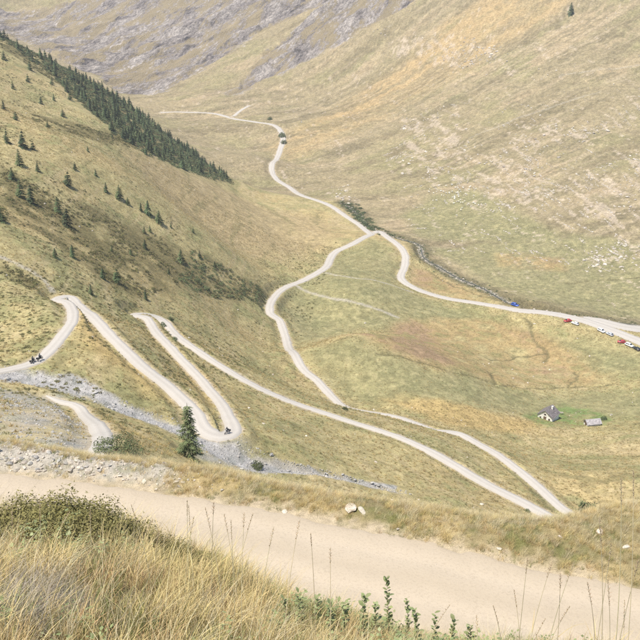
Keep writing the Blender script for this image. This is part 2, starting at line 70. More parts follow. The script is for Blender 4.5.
RUBBLE=[[-7.04,23.65,0.057],[-7.42,24.97,0.044],[-7.35,24.12,0.039],[-10.04,24.37,0.043],[-9.52,24.88,0.036],[-7.72,25.07,0.057],[-9.22,24.63,0.035],[-8.74,24.34,0.061],[-9.83,23.95,0.082],[-10.2,24.38,0.043],[-7.99,24.3,0.035],[-8.48,23.78,0.085],[-10.51,24.25,0.048],[-6.71,23.88,0.09],[-9.89,24.24,0.04],[-11.06,24.53,0.042],[-7.4,24.13,0.116],[-9.98,24.46,0.092],[-7.68,23.77,0.032],[-9.09,24.67,0.038],[-9.29,24.23,0.127],[-6.45,23.53,0.061],[-8.2,23.99,0.058],[-10.02,24.21,0.038],[-9.62,24.22,0.061],[-9.39,24.27,0.108],[-8.52,24.75,0.026],[-6.89,24.22,0.047],[-9.68,24.05,0.028],[-7.07,23.87,0.062],[-7.25,23.84,0.124],[-8.88,23.88,0.044],[-8.28,23.82,0.054],[-11.2,24.9,0.105],[-8.36,24.56,0.111],[-8.21,24.41,0.035],[-7.61,24.01,0.025],[-8.82,24.06,0.116],[-10.71,24.28,0.043],[-7.58,24.5,0.047],[-6.97,24.41,0.072],[-10.4,24.58,0.048],[-8.15,24.18,0.039],[-10.72,24.46,0.106],[-9.28,24.59,0.062],[-8.57,23.82,0.063],[-10.43,24.54,0.074],[-10.0,24.58,0.119],[-7.2,24.49,0.027],[-8.95,23.93,0.093],[-8.03,24.01,0.034],[-10.67,24.75,0.061],[-8.43,24.71,0.099],[-7.98,23.93,0.042],[-6.89,23.66,0.042],[-7.67,24.19,0.058],[-9.74,24.65,0.036],[-6.77,23.93,0.031],[-10.76,24.47,0.107],[-7.91,23.96,0.063],[-6.54,23.95,0.027],[-9.86,24.2,0.025],[-6.34,23.86,0.06],[-9.6,24.3,0.057],[-6.76,23.57,0.04],[-7.95,23.77,0.062],[-7.93,25.04,0.041],[-6.58,23.95,0.075],[-7.22,23.89,0.047],[-7.62,24.49,0.07],[-7.91,24.92,0.09],[-7.7,23.9,0.031],[-10.0,24.5,0.035],[-9.84,24.32,0.048],[-8.81,24.37,0.056],[-7.73,24.07,0.086],[-7.5,24.37,0.104],[-6.97,23.67,0.126],[-9.75,24.42,0.043],[-9.08,24.32,0.038],[-10.02,23.95,0.024],[-6.63,24.24,0.079],[-8.97,23.94,0.068],[-7.57,24.08,0.119],[-11.0,24.37,0.032],[-8.76,24.21,0.041],[-8.5,24.17,0.035],[-10.35,24.62,0.092],[-7.06,23.85,0.071],[-6.9,23.83,0.027],[-10.06,24.7,0.099],[-8.35,24.41,0.03],[-8.16,23.92,0.083],[-7.51,23.74,0.122],[-10.5,24.77,0.027],[-10.24,24.61,0.087],[-8.87,24.41,0.024],[-7.21,23.78,0.103],[-8.08,24.04,0.09],[-7.96,24.16,0.09],[-10.81,24.55,0.032],[-9.33,24.76,0.029],[-7.62,24.22,0.047],[-10.56,24.47,0.036],[-9.16,24.3,0.09],[-9.74,24.26,0.046],[-6.91,23.8,0.037],[-6.63,23.69,0.085],[-6.74,23.87,0.082],[-10.07,24.25,0.027],[-8.44,23.89,0.056],[-7.7,24.17,0.045],[-10.18,24.29,0.089],[-7.47,23.88,0.09],[-7.18,24.41,0.031],[-9.19,23.84,0.098],[-7.0,24.61,0.103],[-6.65,23.83,0.101],[-9.17,24.19,0.027],[-9.58,24.01,0.036],[-8.9,24.7,0.096],[-10.74,24.55,0.038],[-6.91,23.73,0.056],[-7.26,23.67,0.035],[-6.86,23.8,0.025],[-8.61,24.19,0.067],[-9.01,24.12,0.084],[-7.92,24.41,0.061],[-8.38,24.65,0.066],[-10.66,24.52,0.059],[-9.52,24.56,0.031],[-10.51,24.08,0.041],[-6.41,23.73,0.033],[-6.93,24.43,0.085],[-8.69,24.31,0.085],[-8.54,23.86,0.079],[-8.15,24.23,0.06],[-10.83,24.56,0.029],[-9.29,24.16,0.085],[-11.15,24.76,0.041],[-10.49,24.16,0.025],[-10.65,24.28,0.051],[-9.97,24.36,0.044],[-9.43,24.1,0.108],[-9.19,24.29,0.086],[-10.22,24.35,0.061]]
VERGE_STONES=[[-0.98,21.73,0.09],[0.84,21.63,0.2],[1.17,21.53,0.13],[4.69,19.92,0.08],[-4.24,23.1,0.09],[-2.84,22.69,0.06],[35.32,182.1,0.06],[7.49,20.53,0.11],[6.4,20.39,0.07],[2.12,20.84,0.05],[-5.96,23.46,0.09],[8.02,19.96,0.1],[-0.55,21.41,0.04],[3.27,20.97,0.05]]
SPRUCE=[-21.32,130.0]

# ---------------------------------------------------------------- terrain function
def _hash(ix, iy, seed):
    h = (ix.astype(np.int64) * 374761393 + iy.astype(np.int64) * 668265263 + seed * 1442695041) & 0xFFFFFFFF
    h = ((h ^ (h >> 13)) * 1274126177) & 0xFFFFFFFF
    h = (h ^ (h >> 16)) & 0xFFFFFFFF
    return h.astype(np.float64) / 4294967295.0

def vnoise(x, y, seed=0):
    x = np.asarray(x, dtype=np.float64); y = np.asarray(y, dtype=np.float64)
    ix = np.floor(x); iy = np.floor(y)
    fx = x - ix; fy = y - iy
    fx = fx * fx * fx * (fx * (fx * 6 - 15) + 10); fy = fy * fy * fy * (fy * (fy * 6 - 15) + 10)
    a = _hash(ix, iy, seed); b = _hash(ix + 1, iy, seed)
    c = _hash(ix, iy + 1, seed); d = _hash(ix + 1, iy + 1, seed)
    return (a * (1 - fx) + b * fx) * (1 - fy) + (c * (1 - fx) + d * fx) * fy

def fbm(x, y, octaves=4, seed=0, gain=0.5):
    s = 0.0; a = 1.0; t = 0.0
    for o in range(octaves):
        s = s + a * (vnoise(x, y, seed + o * 17) - 0.5); t += a
        a *= gain; x, y = (x * 1.6 - y * 1.2) + 13.7, (x * 1.2 + y * 1.6) + 5.1
    return s / t * 2.0          # about -1..1

def sstep(e0, e1, x):
    t = np.clip((x - e0) / (e1 - e0), 0, 1)
    return t * t * (3 - 2 * t)

def smax(a, b, k):
    h = np.clip(0.5 + 0.5 * (a - b) / k, 0, 1)
    return b * (1 - h) + a * h + k * h * (1 - h)

def smin(a, b, k):
    return -smax(-a, -b, k)

_cp = np.array(CONTROL, dtype=np.float64)
_C2 = 30.0 ** 2
def _solve():
    n = len(_cp)
    d = np.sqrt(((_cp[:, None, :2] - _cp[None, :, :2]) ** 2).sum(2) + _C2)
    A = np.zeros((n + 3, n + 3)); A[:n, :n] = d - 0.6 * np.eye(n) * 0
    P_ = np.c_[np.ones(n), _cp[:, :2]]
    A[:n, n:] = P_; A[n:, :n] = P_.T
    return np.linalg.solve(A, np.r_[_cp[:, 2], 0, 0, 0])
_w = _solve()

def z_far(x, y):
    x = np.asarray(x, float); y = np.asarray(y, float)
    sh = x.shape; x = x.ravel(); y = y.ravel()
    out = np.empty_like(x)
    for i in range(0, len(x), 20000):
        xs = x[i:i + 20000]; ys = y[i:i + 20000]
        d = np.sqrt((xs[:, None] - _cp[None, :, 0]) ** 2 + (ys[:, None] - _cp[None, :, 1]) ** 2 + _C2)
        out[i:i + 20000] = d @ _w[:-3] + _w[-3] + _w[-2] * xs + _w[-1] * ys
    return out.reshape(sh)

ROAD_Z = -14.0
def near_edges(x):
    """far verge edge, road far edge, road near edge, crest of the camera's own bank (y and z)"""
    yv = np.interp(x, NV[0], NV[1])
    yf = np.interp(x, NF[0], NF[1])
    yc = np.interp(x, NC[0], NC[1]); zc = np.interp(x, NC[0], NC[2])
    return yv, yf, yf - 3.35, yc, zc

def z_near(x, y):
    yv, yf, yn, yc, zc = near_edges(x)
    t = np.clip(y / yc, -1, 1)
    top = -1.75 + (zc + 1.75) * np.where(t > 0, np.abs(t) ** 1.12, t * 0.5)
    top = np.where(y > yc, zc - 0.45 * (y - yc), top)
    drop = zc - 1.0 * (y - yc) + 0.2
    z = smin(top, drop, 0.6) + 0.18 * fbm(x * 0.9, y * 0.9, 3, 5) + 0.05 * fbm(x * 3.1, y * 3.1, 2, 9)
    road = ROAD_Z - 0.03 * (x) * 0.3 + 0.03 * fbm(x * 0.35, y * 0.35, 3, 3)
    verge = road + 0.22 * sstep(0, 0.9, y - yf) + sstep(0.1, 1.2, y - yf) * (0.16 * fbm(x * .6, y * .6, 3, 21) + 0.05 * fbm(x * 2.3, y * 2.3, 2, 22))
    z = smax(z, verge, 0.35)
    fall = verge - 0.86 * (y - yv) - 0.02 * np.maximum(y - yv, 0) + 0.25
    return np.where(y > yf, smin(z, fall, 0.6), z)

def z_noise(x, y, zf):
    far = sstep(120, 700, y)
    n = 2.6 * fbm(x / 55, y / 55, 4, 31) * (0.35 + far) + 0.35 * fbm(x / 7, y / 7, 3, 37)
    # valley floor is smoother
    floor = sstep(14, 3, zf - (-171 + 0.0))
    n = n * (1 - 0.8 * floor)
    return n

def rock_mask(x, y, zf):
    """crags of the far mountainside"""
    m = poly_mask(x, y, ROCKS, 22)
    n = fbm(x / 60, y / 60, 4, 51)
    return np.clip(sstep(-0.28, 0.15, n + (m - 0.55) * 1.5), 0, 1) * sstep(0.02, 0.3, m)

def poly_mask(x, y, polys, soft):
    """1 inside any polygon, fading over `soft` metres"""
    x = np.asarray(x, float); y = np.asarray(y, float)
    best = np.zeros(x.shape)
    for pl in polys:
        p = np.array(pl, float)
        lo = p.min(0) - soft * 1.5; hi = p.max(0) + soft * 1.5
        sel = (x > lo[0]) & (x < hi[0]) & (y > lo[1]) & (y < hi[1])
        if not sel.any():
            continue
        xs = x[sel]; ys = y[sel]
        inside = np.zeros(xs.shape, bool); dm = np.full(xs.shape, 1e9)
        for k in range(len(p)):
            ax, ay = p[k]; bx, by = p[(k + 1) % len(p)]
            with np.errstate(divide='ignore', invalid='ignore'):
                c = ((ay > ys) != (by > ys)) & (xs < (bx - ax) * (ys - ay) / (by - ay) + ax)
            inside ^= c
            L = (bx - ax) ** 2 + (by - ay) ** 2 + 1e-9
            t = np.clip(((xs - ax) * (bx - ax) + (ys - ay) * (by - ay)) / L, 0, 1)
            dm = np.minimum(dm, np.hypot(xs - ax - t * (bx - ax), ys - ay - t * (by - ay)))
        sd = np.where(inside, dm, -dm)
        v = sstep(-soft * 0.5, soft * 0.5, sd)
        best[sel] = np.maximum(best[sel], v)
    return best

def line_dist(x, y, line, maxd):
    """distance to a polyline and its parameter (index), limited to maxd"""
    x = np.asarray(x, float); y = np.asarray(y, float)
    d = np.full(x.shape, 1e6); tt = np.zeros(x.shape)
    p = np.array(line, float)[:, :2]
    for k0 in range(0, len(p) - 1, 12):
        q = p[k0:k0 + 13]
        lo = q.min(0) - maxd; hi = q.max(0) + maxd
        sel = np.where((x > lo[0]) & (x < hi[0]) & (y > lo[1]) & (y < hi[1]))
        if len(sel[0]) == 0:
            continue
        xs = x[sel]; ys = y[sel]; ds = d[sel]; ts = tt[sel]
        for k in range(len(q) - 1):
            ax, ay = q[k]; bx, by = q[k + 1]
            L = (bx - ax) ** 2 + (by - ay) ** 2 + 1e-9
            t = np.clip(((xs - ax) * (bx - ax) + (ys - ay) * (by - ay)) / L, 0, 1)
            dd = np.hypot(xs - ax - t * (bx - ax), ys - ay - t * (by - ay))
            m = dd < ds
            ds[m] = dd[m]; ts[m] = k0 + k + t[m]
        d[sel] = ds; tt[sel] = ts
    return d, tt

def z_base(x, y):
    zf = z_far(x, y)
    n = z_noise(x, y, zf)
    r = rock_mask(x, y, zf)
    crag = np.abs(fbm((-x * 0.5 + y * 0.867) / 30, (x * 0.867 + y * 0.5) / 110, 4, 61)) * 16 - 4 + 3.0 * fbm(x / 22, y / 22, 3, 66)
    zf = zf + n + r * crag
    return smax(z_near(x, y), zf, 1.5)


# ---------------------------------------------------------------- mesh and material helpers
def mesh_np(name, verts, faces, smooth=True):
    """faces: int array (n, k) with k = 3 or 4"""
    verts = np.ascontiguousarray(verts, dtype=np.float32); faces = np.ascontiguousarray(faces, dtype=np.int32)
    me = bpy.data.meshes.new(name)
    n, k = faces.shape
    me.vertices.add(len(verts)); me.vertices.foreach_set('co', verts.ravel())
    me.loops.add(n * k); me.loops.foreach_set('vertex_index', faces.ravel())
    me.polygons.add(n)
    me.polygons.foreach_set('loop_start', np.arange(0, n * k, k, dtype=np.int32))
    me.update(calc_edges=True)
    if smooth:
        me.polygons.foreach_set('use_smooth', np.ones(n, dtype=bool))
    me.validate()
    return me

def ob(name, me, mat=None, parent=None, loc=None):
    o = bpy.data.objects.new(name, me); C.objects.link(o)
    if mat is not None and me is not None and len(me.materials) == 0:
        me.materials.append(mat)
    if parent is not None:
        o.parent = parent
    if loc is not None:
        o.location = loc
    return o

def tag(o, label=None, cat=None, group=None, kind=None):
    if label: o['label'] = label
    if cat: o['category'] = cat
    if group: o['group'] = group
    if kind: o['kind'] = kind
    return o

def empty(name, loc, rz=0.0, s=1.0):
    o = bpy.data.objects.new(name, None); C.objects.link(o)
    o.empty_display_size = 0.2
    o.location = loc; o.rotation_euler = (0, 0, rz); o.scale = (s, s, s)
    return o

def copy_tree(o, parent=None):
    c = o.copy(); C.objects.link(c); c.parent = parent
    for ch in o.children:
        copy_tree(ch, c)
    return c

def bm_mesh(name, bm, smooth=False):
    me = bpy.data.meshes.new(name); bm.to_mesh(me); bm.free()
    if smooth:
        for p in me.polygons: p.use_smooth = True
    return me

def mat(name, col, rough=0.8, var=0.0, scale=5.0, bump=0.0, bscale=20.0, metal=0.0, rnd=0.0, translucent=0.0, spec=0.3):
    m = bpy.data.materials.new(name); m.use_nodes = True
    nt = m.node_tree; N = nt.nodes; L = nt.links
    b = N['Principled BSDF']; b.inputs['Roughness'].default_value = rough
    b.inputs['Metallic'].default_value = metal
    b.inputs['Specular IOR Level'].default_value = spec
    rgb = N.new('ShaderNodeRGB'); rgb.outputs[0].default_value = (*col, 1)
    out = rgb.outputs[0]
    if var > 0:
        tc = N.new('ShaderNodeTexCoord'); nz = N.new('ShaderNodeTexNoise'); nz.inputs['Scale'].default_value = scale; nz.inputs['Detail'].default_value = 5
        L.new(tc.outputs['Object'], nz.inputs['Vector'])
        mr = N.new('ShaderNodeMapRange'); mr.inputs[1].default_value = 0.3; mr.inputs[2].default_value = 0.7
        mr.inputs[3].default_value = 1 - var; mr.inputs[4].default_value = 1 + var
        L.new(nz.outputs[0], mr.inputs[0])
        mx = N.new('ShaderNodeVectorMath'); mx.operation = 'SCALE'
        L.new(out, mx.inputs[0]); L.new(mr.outputs[0], mx.inputs['Scale']); out = mx.outputs[0]
    if rnd > 0:
        oi = N.new('ShaderNodeObjectInfo')
        hs = N.new('ShaderNodeHueSaturation')
        m1 = N.new('ShaderNodeMapRange'); m1.inputs[3].default_value = 1 - rnd; m1.inputs[4].default_value = 1 + rnd
        L.new(oi.outputs['Random'], m1.inputs[0]); L.new(m1.outputs[0], hs.inputs['Value'])
        m2 = N.new('ShaderNodeMath'); m2.operation = 'MULTIPLY_ADD'; m2.inputs[1].default_value = 0.045 * min(1, rnd * 2.5); m2.inputs[2].default_value = 0.5 - 0.0225 * min(1, rnd * 2.5)
        m3 = N.new('ShaderNodeMath'); m3.operation = 'FRACT'
        m4 = N.new('ShaderNodeMath'); m4.operation = 'MULTIPLY'; m4.inputs[1].default_value = 7.31
        L.new(oi.outputs['Random'], m4.inputs[0]); L.new(m4.outputs[0], m3.inputs[0]); L.new(m3.outputs[0], m2.inputs[0])
        L.new(m2.outputs[0], hs.inputs['Hue']); L.new(out, hs.inputs['Color']); out = hs.outputs[0]
    L.new(out, b.inputs['Base Color'])
    if bump > 0:
        tc2 = N.new('ShaderNodeTexCoord'); n2 = N.new('ShaderNodeTexNoise'); n2.inputs['Scale'].default_value = bscale; n2.inputs['Detail'].default_value = 6
        L.new(tc2.outputs['Object'], n2.inputs['Vector'])
        bp = N.new('ShaderNodeBump'); bp.inputs['Strength'].default_value = bump; bp.inputs['Distance'].default_value = 0.05
        L.new(n2.outputs[0], bp.inputs['Height']); L.new(bp.outputs[0], b.inputs['Normal'])
    if translucent > 0:
        tr = N.new('ShaderNodeBsdfTranslucent'); L.new(out, tr.inputs['Color'])
        mxs = N.new('ShaderNodeMixShader'); mxs.inputs[0].default_value = translucent
        L.new(b.outputs[0], mxs.inputs[1]); L.new(tr.outputs[0], mxs.inputs[2])
        L.new(mxs.outputs[0], N['Material Output'].inputs['Surface'])
    return m

def ground_mat(name, attr, fine, amt, bump, bdist, rock=False):
    """colour from the mesh's own albedo attribute, broken up by fine noise, with fine relief"""
    m = bpy.data.materials.new(name); m.use_nodes = True
    nt = m.node_tree; N = nt.nodes; L = nt.links
    b = N['Principled BSDF']; b.inputs['Roughness'].default_value = 0.95; b.inputs['Specular IOR Level'].default_value = 0.1
    at = N.new('ShaderNodeAttribute'); at.attribute_name = attr
    tc = N.new('ShaderNodeTexCoord')
    facs = []
    for sc, lo, hi in fine:
        nz = N.new('ShaderNodeTexNoise'); nz.inputs['Scale'].default_value = sc; nz.inputs['Detail'].default_value = 4; nz.inputs['Roughness'].default_value = 0.6
        L.new(tc.outputs['Object'], nz.inputs['Vector'])
        mr = N.new('ShaderNodeMapRange'); mr.inputs[1].default_value = 0.28; mr.inputs[2].default_value = 0.72
        mr.inputs[3].default_value = lo; mr.inputs[4].default_value = hi
        L.new(nz.outputs[0], mr.inputs[0]); facs.append((nz, mr))
    cur = facs[0][1].outputs[0]
    for _, mr in facs[1:]:
        mm = N.new('ShaderNodeMath'); mm.operation = 'MULTIPLY'
        L.new(cur, mm.inputs[0]); L.new(mr.outputs[0], mm.inputs[1]); cur = mm.outputs[0]
    sc = N.new('ShaderNodeVectorMath'); sc.operation = 'SCALE'
    L.new(at.outputs['Color'], sc.inputs[0]); L.new(cur, sc.inputs['Scale'])
    L.new(sc.outputs[0], b.inputs['Base Color'])
    bp = N.new('ShaderNodeBump'); bp.inputs['Strength'].default_value = bump; bp.inputs['Distance'].default_value = bdist
    L.new(facs[-1][0].outputs[0], bp.inputs['Height']); L.new(bp.outputs[0], b.inputs['Normal'])
    if rock:
        # bedded crags: noise drawn out along the strata
        def noise(scale3, rotz, sc_, det, ro):
            m1 = N.new('ShaderNodeMapping'); m1.inputs['Rotation'].default_value = (0, 0, rotz); L.new(tc.outputs['Object'], m1.inputs[0])
            m2 = N.new('ShaderNodeMapping'); m2.inputs['Scale'].default_value = scale3; L.new(m1.outputs[0], m2.inputs[0])
            z_ = N.new('ShaderNodeTexNoise'); z_.inputs['Scale'].default_value = sc_; z_.inputs['Detail'].default_value = det; z_.inputs['Roughness'].default_value = ro; z_.inputs['Distortion'].default_value = 0.4
            L.new(m2.outputs[0], z_.inputs['Vector']); return z_.outputs[0]
        a1 = noise((.013, .05, .04), R(-62), 1.0, 10, .72)
        a2 = noise((.008, .03, .02), R(-62), 1.0, 8, .66)
        a3 = noise((.02, .02, .02), 0, 1.0, 6, .6)
        cr = N.new('ShaderNodeValToRGB'); L.new(a1, cr.inputs[0]); e = cr.color_ramp.elements
        e[0].position = .36; e[0].color = (.085, .075, .07, 1); e[1].position = .64; e[1].color = (.46, .41, .36, 1)
        k1 = e.new(.44); k1.color = (.245, .212, .19, 1); k2 = e.new(.54); k2.color = (.34, .30, .262, 1)
        a4 = noise((.12, .34, .3), R(-62), 1.0, 6, .7)
        fr = N.new('ShaderNodeMapRange'); fr.inputs[1].default_value = .36; fr.inputs[2].default_value = .62; fr.inputs[3].default_value = .45; fr.inputs[4].default_value = 1.3; L.new(a4, fr.inputs[0])
        cs_ = N.new('ShaderNodeVectorMath'); cs_.operation = 'SCALE'; L.new(cr.outputs[0], cs_.inputs[0]); L.new(fr.outputs[0], cs_.inputs['Scale'])
        gm = N.new('ShaderNodeMapRange'); gm.inputs[1].default_value = .49; gm.inputs[2].default_value = .56; L.new(a2, gm.inputs[0])
        mg = N.new('ShaderNodeMix'); mg.data_type = 'RGBA'; ga = N.new('ShaderNodeMath'); ga.operation = 'MULTIPLY_ADD'; ga.inputs[1].default_value = -.35; L.new(a4, ga.inputs[0]); ga2 = N.new('ShaderNodeMath'); ga2.operation = 'ADD'; ga2.inputs[1].default_value = .175; L.new(a2, ga.inputs[2]); L.new(ga.outputs[0], ga2.inputs[0]); L.new(ga2.outputs[0], gm.inputs[0]); L.new(gm.outputs[0], mg.inputs[0]); L.new(cs_.outputs[0], mg.inputs[6]); mg.inputs[7].default_value = (.31, .25, .15, 1)
        ra = N.new('ShaderNodeAttribute'); ra.attribute_name = 'rock'
        ad = N.new('ShaderNodeMath'); ad.operation = 'ADD'; L.new(ra.outputs['Fac'], ad.inputs[0]); L.new(a1, ad.inputs[1])
        ad2 = N.new('ShaderNodeMath'); ad2.operation = 'ADD'; L.new(ad.outputs[0], ad2.inputs[0]); L.new(a3, ad2.inputs[1])
        rm = N.new('ShaderNodeMapRange'); rm.inputs[1].default_value = 1.36; rm.inputs[2].default_value = 1.50; L.new(ad2.outputs[0], rm.inputs[0])
        fm = N.new('ShaderNodeMix'); fm.data_type = 'RGBA'; L.new(rm.outputs[0], fm.inputs[0]); L.new(sc.outputs[0], fm.inputs[6]); L.new(mg.outputs[2], fm.inputs[7])
        L.new(fm.outputs[2], b.inputs['Base Color'])
        rb = N.new('ShaderNodeBump'); rb.inputs['Distance'].default_value = 11.0; L.new(rm.outputs[0], rb.inputs['Strength']); L.new(a1, rb.inputs['Height']); L.new(bp.outputs[0], rb.inputs['Normal'])
        L.new(rb.outputs[0], b.inputs['Normal'])
    return m

# ---------------------------------------------------------------- roads: centre lines
def catmull(pts, step):
    p = np.array(pts, float); out = []
    q = np.vstack([2 * p[0] - p[1], p, 2 * p[-1] - p[-2]])
    for i in range(1, len(q) - 2):
        n = max(2, int(np.hypot(*(q[i + 1, :2] - q[i, :2])) / step))
        t = np.linspace(0, 1, n, endpoint=False)[:, None]
        a, b, c, d = q[i - 1], q[i], q[i + 1], q[i + 2]
        out.append(0.5 * ((2 * b) + (c - a) * t + (2 * a - 5 * b + 4 * c - d) * t ** 2 + (3 * b - a - 3 * c + d) * t ** 3))
    out.append(p[-1:]); return np.vstack(out)

def smooth1(v, n):
    k = np.ones(n) / n
    vp = np.pad(v, (n // 2, n - 1 - n // 2), mode='edge')
    return np.convolve(vp, k, mode='valid')

ROADL = {}
for k, pts in ROADS.items():
    l = catmull(pts, 1.2)
    l[:, 0] = smooth1(l[:, 0], 5); l[:, 1] = smooth1(l[:, 1], 5)
    z = smooth1(smooth1(z_base(l[:, 0], l[:, 1]), 13), 9)
    ROADL[k] = np.c_[l, z]            # x, y, width, z
STREAML = catmull(STREAM, 1.5)
STREAML = np.c_[STREAML, np.minimum.accumulate(smooth1(z_base(STREAML[:, 0], STREAML[:, 1]), 31)) - 0.5]
GULLYL = catmull(GULLY, 2.0)

def carve(x, y, z):
    """bench the roads into the slopes, sink the stream bed and the ditches"""
    z = z.copy(); rd = np.full(z.shape, 50.0)
    for k, l in ROADL.items():
        d, t = line_dist(x, y, l, 12.0)
        s = d < 11.0
        if not s.any(): continue
        i = np.arange(len(l)); hw = np.interp(t[s], i, l[:, 2]) * 0.5; rz = np.interp(t[s], i, l[:, 3])
        e = d[s] - hw
        w = 1 - sstep(0.25, 4.2, e)
        zz = z[s] * (1 - w) + (rz - 0.22 + 0.10 * sstep(-0.3, 0.8, e)) * w
        z[s] = zz; rd[s] = np.minimum(rd[s], e)
    d, t = line_dist(x, y, STREAML, 16.0); s = d < 15
    hw = np.interp(t[s], np.arange(len(STREAML)), STREAML[:, 2]) * 0.5; wz = np.interp(t[s], np.arange(len(STREAML)), STREAML[:, 3])
    e = d[s] - hw
    w = (1 - sstep(-0.3, 4.0, e)) * sstep(0.5, 4.0, rd[s]); z[s] = z[s] * (1 - w) + (wz - 0.5) * w
    d, t = line_dist(x, y, GULLYL, 14.0); s = d < 13
    hw = np.interp(t[s], np.arange(len(GULLYL)), GULLYL[:, 2]) * 0.5
    z[s] -= sstep(1.0, 6.0, rd[s]) * (1 - sstep(0.4, 1.3, d[s] / hw))
    for dl in DITCHES:
        l = catmull([q + [1] for q in dl], 2.0)
        l[:, 0] += 2.4 * fbm(l[:, 1] / 5, l[:, 0] / 5, 3, 71); l[:, 1] += 2.0 * fbm(l[:, 1] / 5, l[:, 0] / 5, 3, 72)
        d, t = line_dist(x, y, l, 4.0); s = d < 3.5
        z[s] -= sstep(1, 4, rd[s]) * 0.55 * (1 - sstep(0.4, 1.7, d[s]))
    return z, rd

def Zt(x, y):
    """height of the finished ground"""
    x = np.atleast_1d(np.asarray(x, float)); y = np.atleast_1d(np.asarray(y, float))
    return carve(x, y, z_base(x, y))[0]

# ---------------------------------------------------------------- ground sheet
def steps(*seg):
    out = []
    for a, b, d in seg:
        out.append(np.linspace(a, b, max(2, int((b - a) / d)), endpoint=False))
    return np.concatenate(out + [np.array([seg[-1][1]])])
ROWS = steps((-10, 3, .45), (3, 12, .10), (12, 27, .13), (27, 60, .55), (60, 150, .85), (150, 520, 1.0), (520, 1000, 1.9), (1000, 2000, 4.6))
NC_ = 640
U = np.linspace(-1, 1, NC_)
GY = np.repeat(ROWS[:, None], NC_, 1)
GX = U[None, :] * (14 + 0.54 * np.maximum(GY, 0))
ZB = z_base(GX, GY)
GZ, RD = carve(GX, GY, ZB)

def mixc(c, col, m):
    return c * (1 - m[..., None]) + np.array(col) * m[..., None]

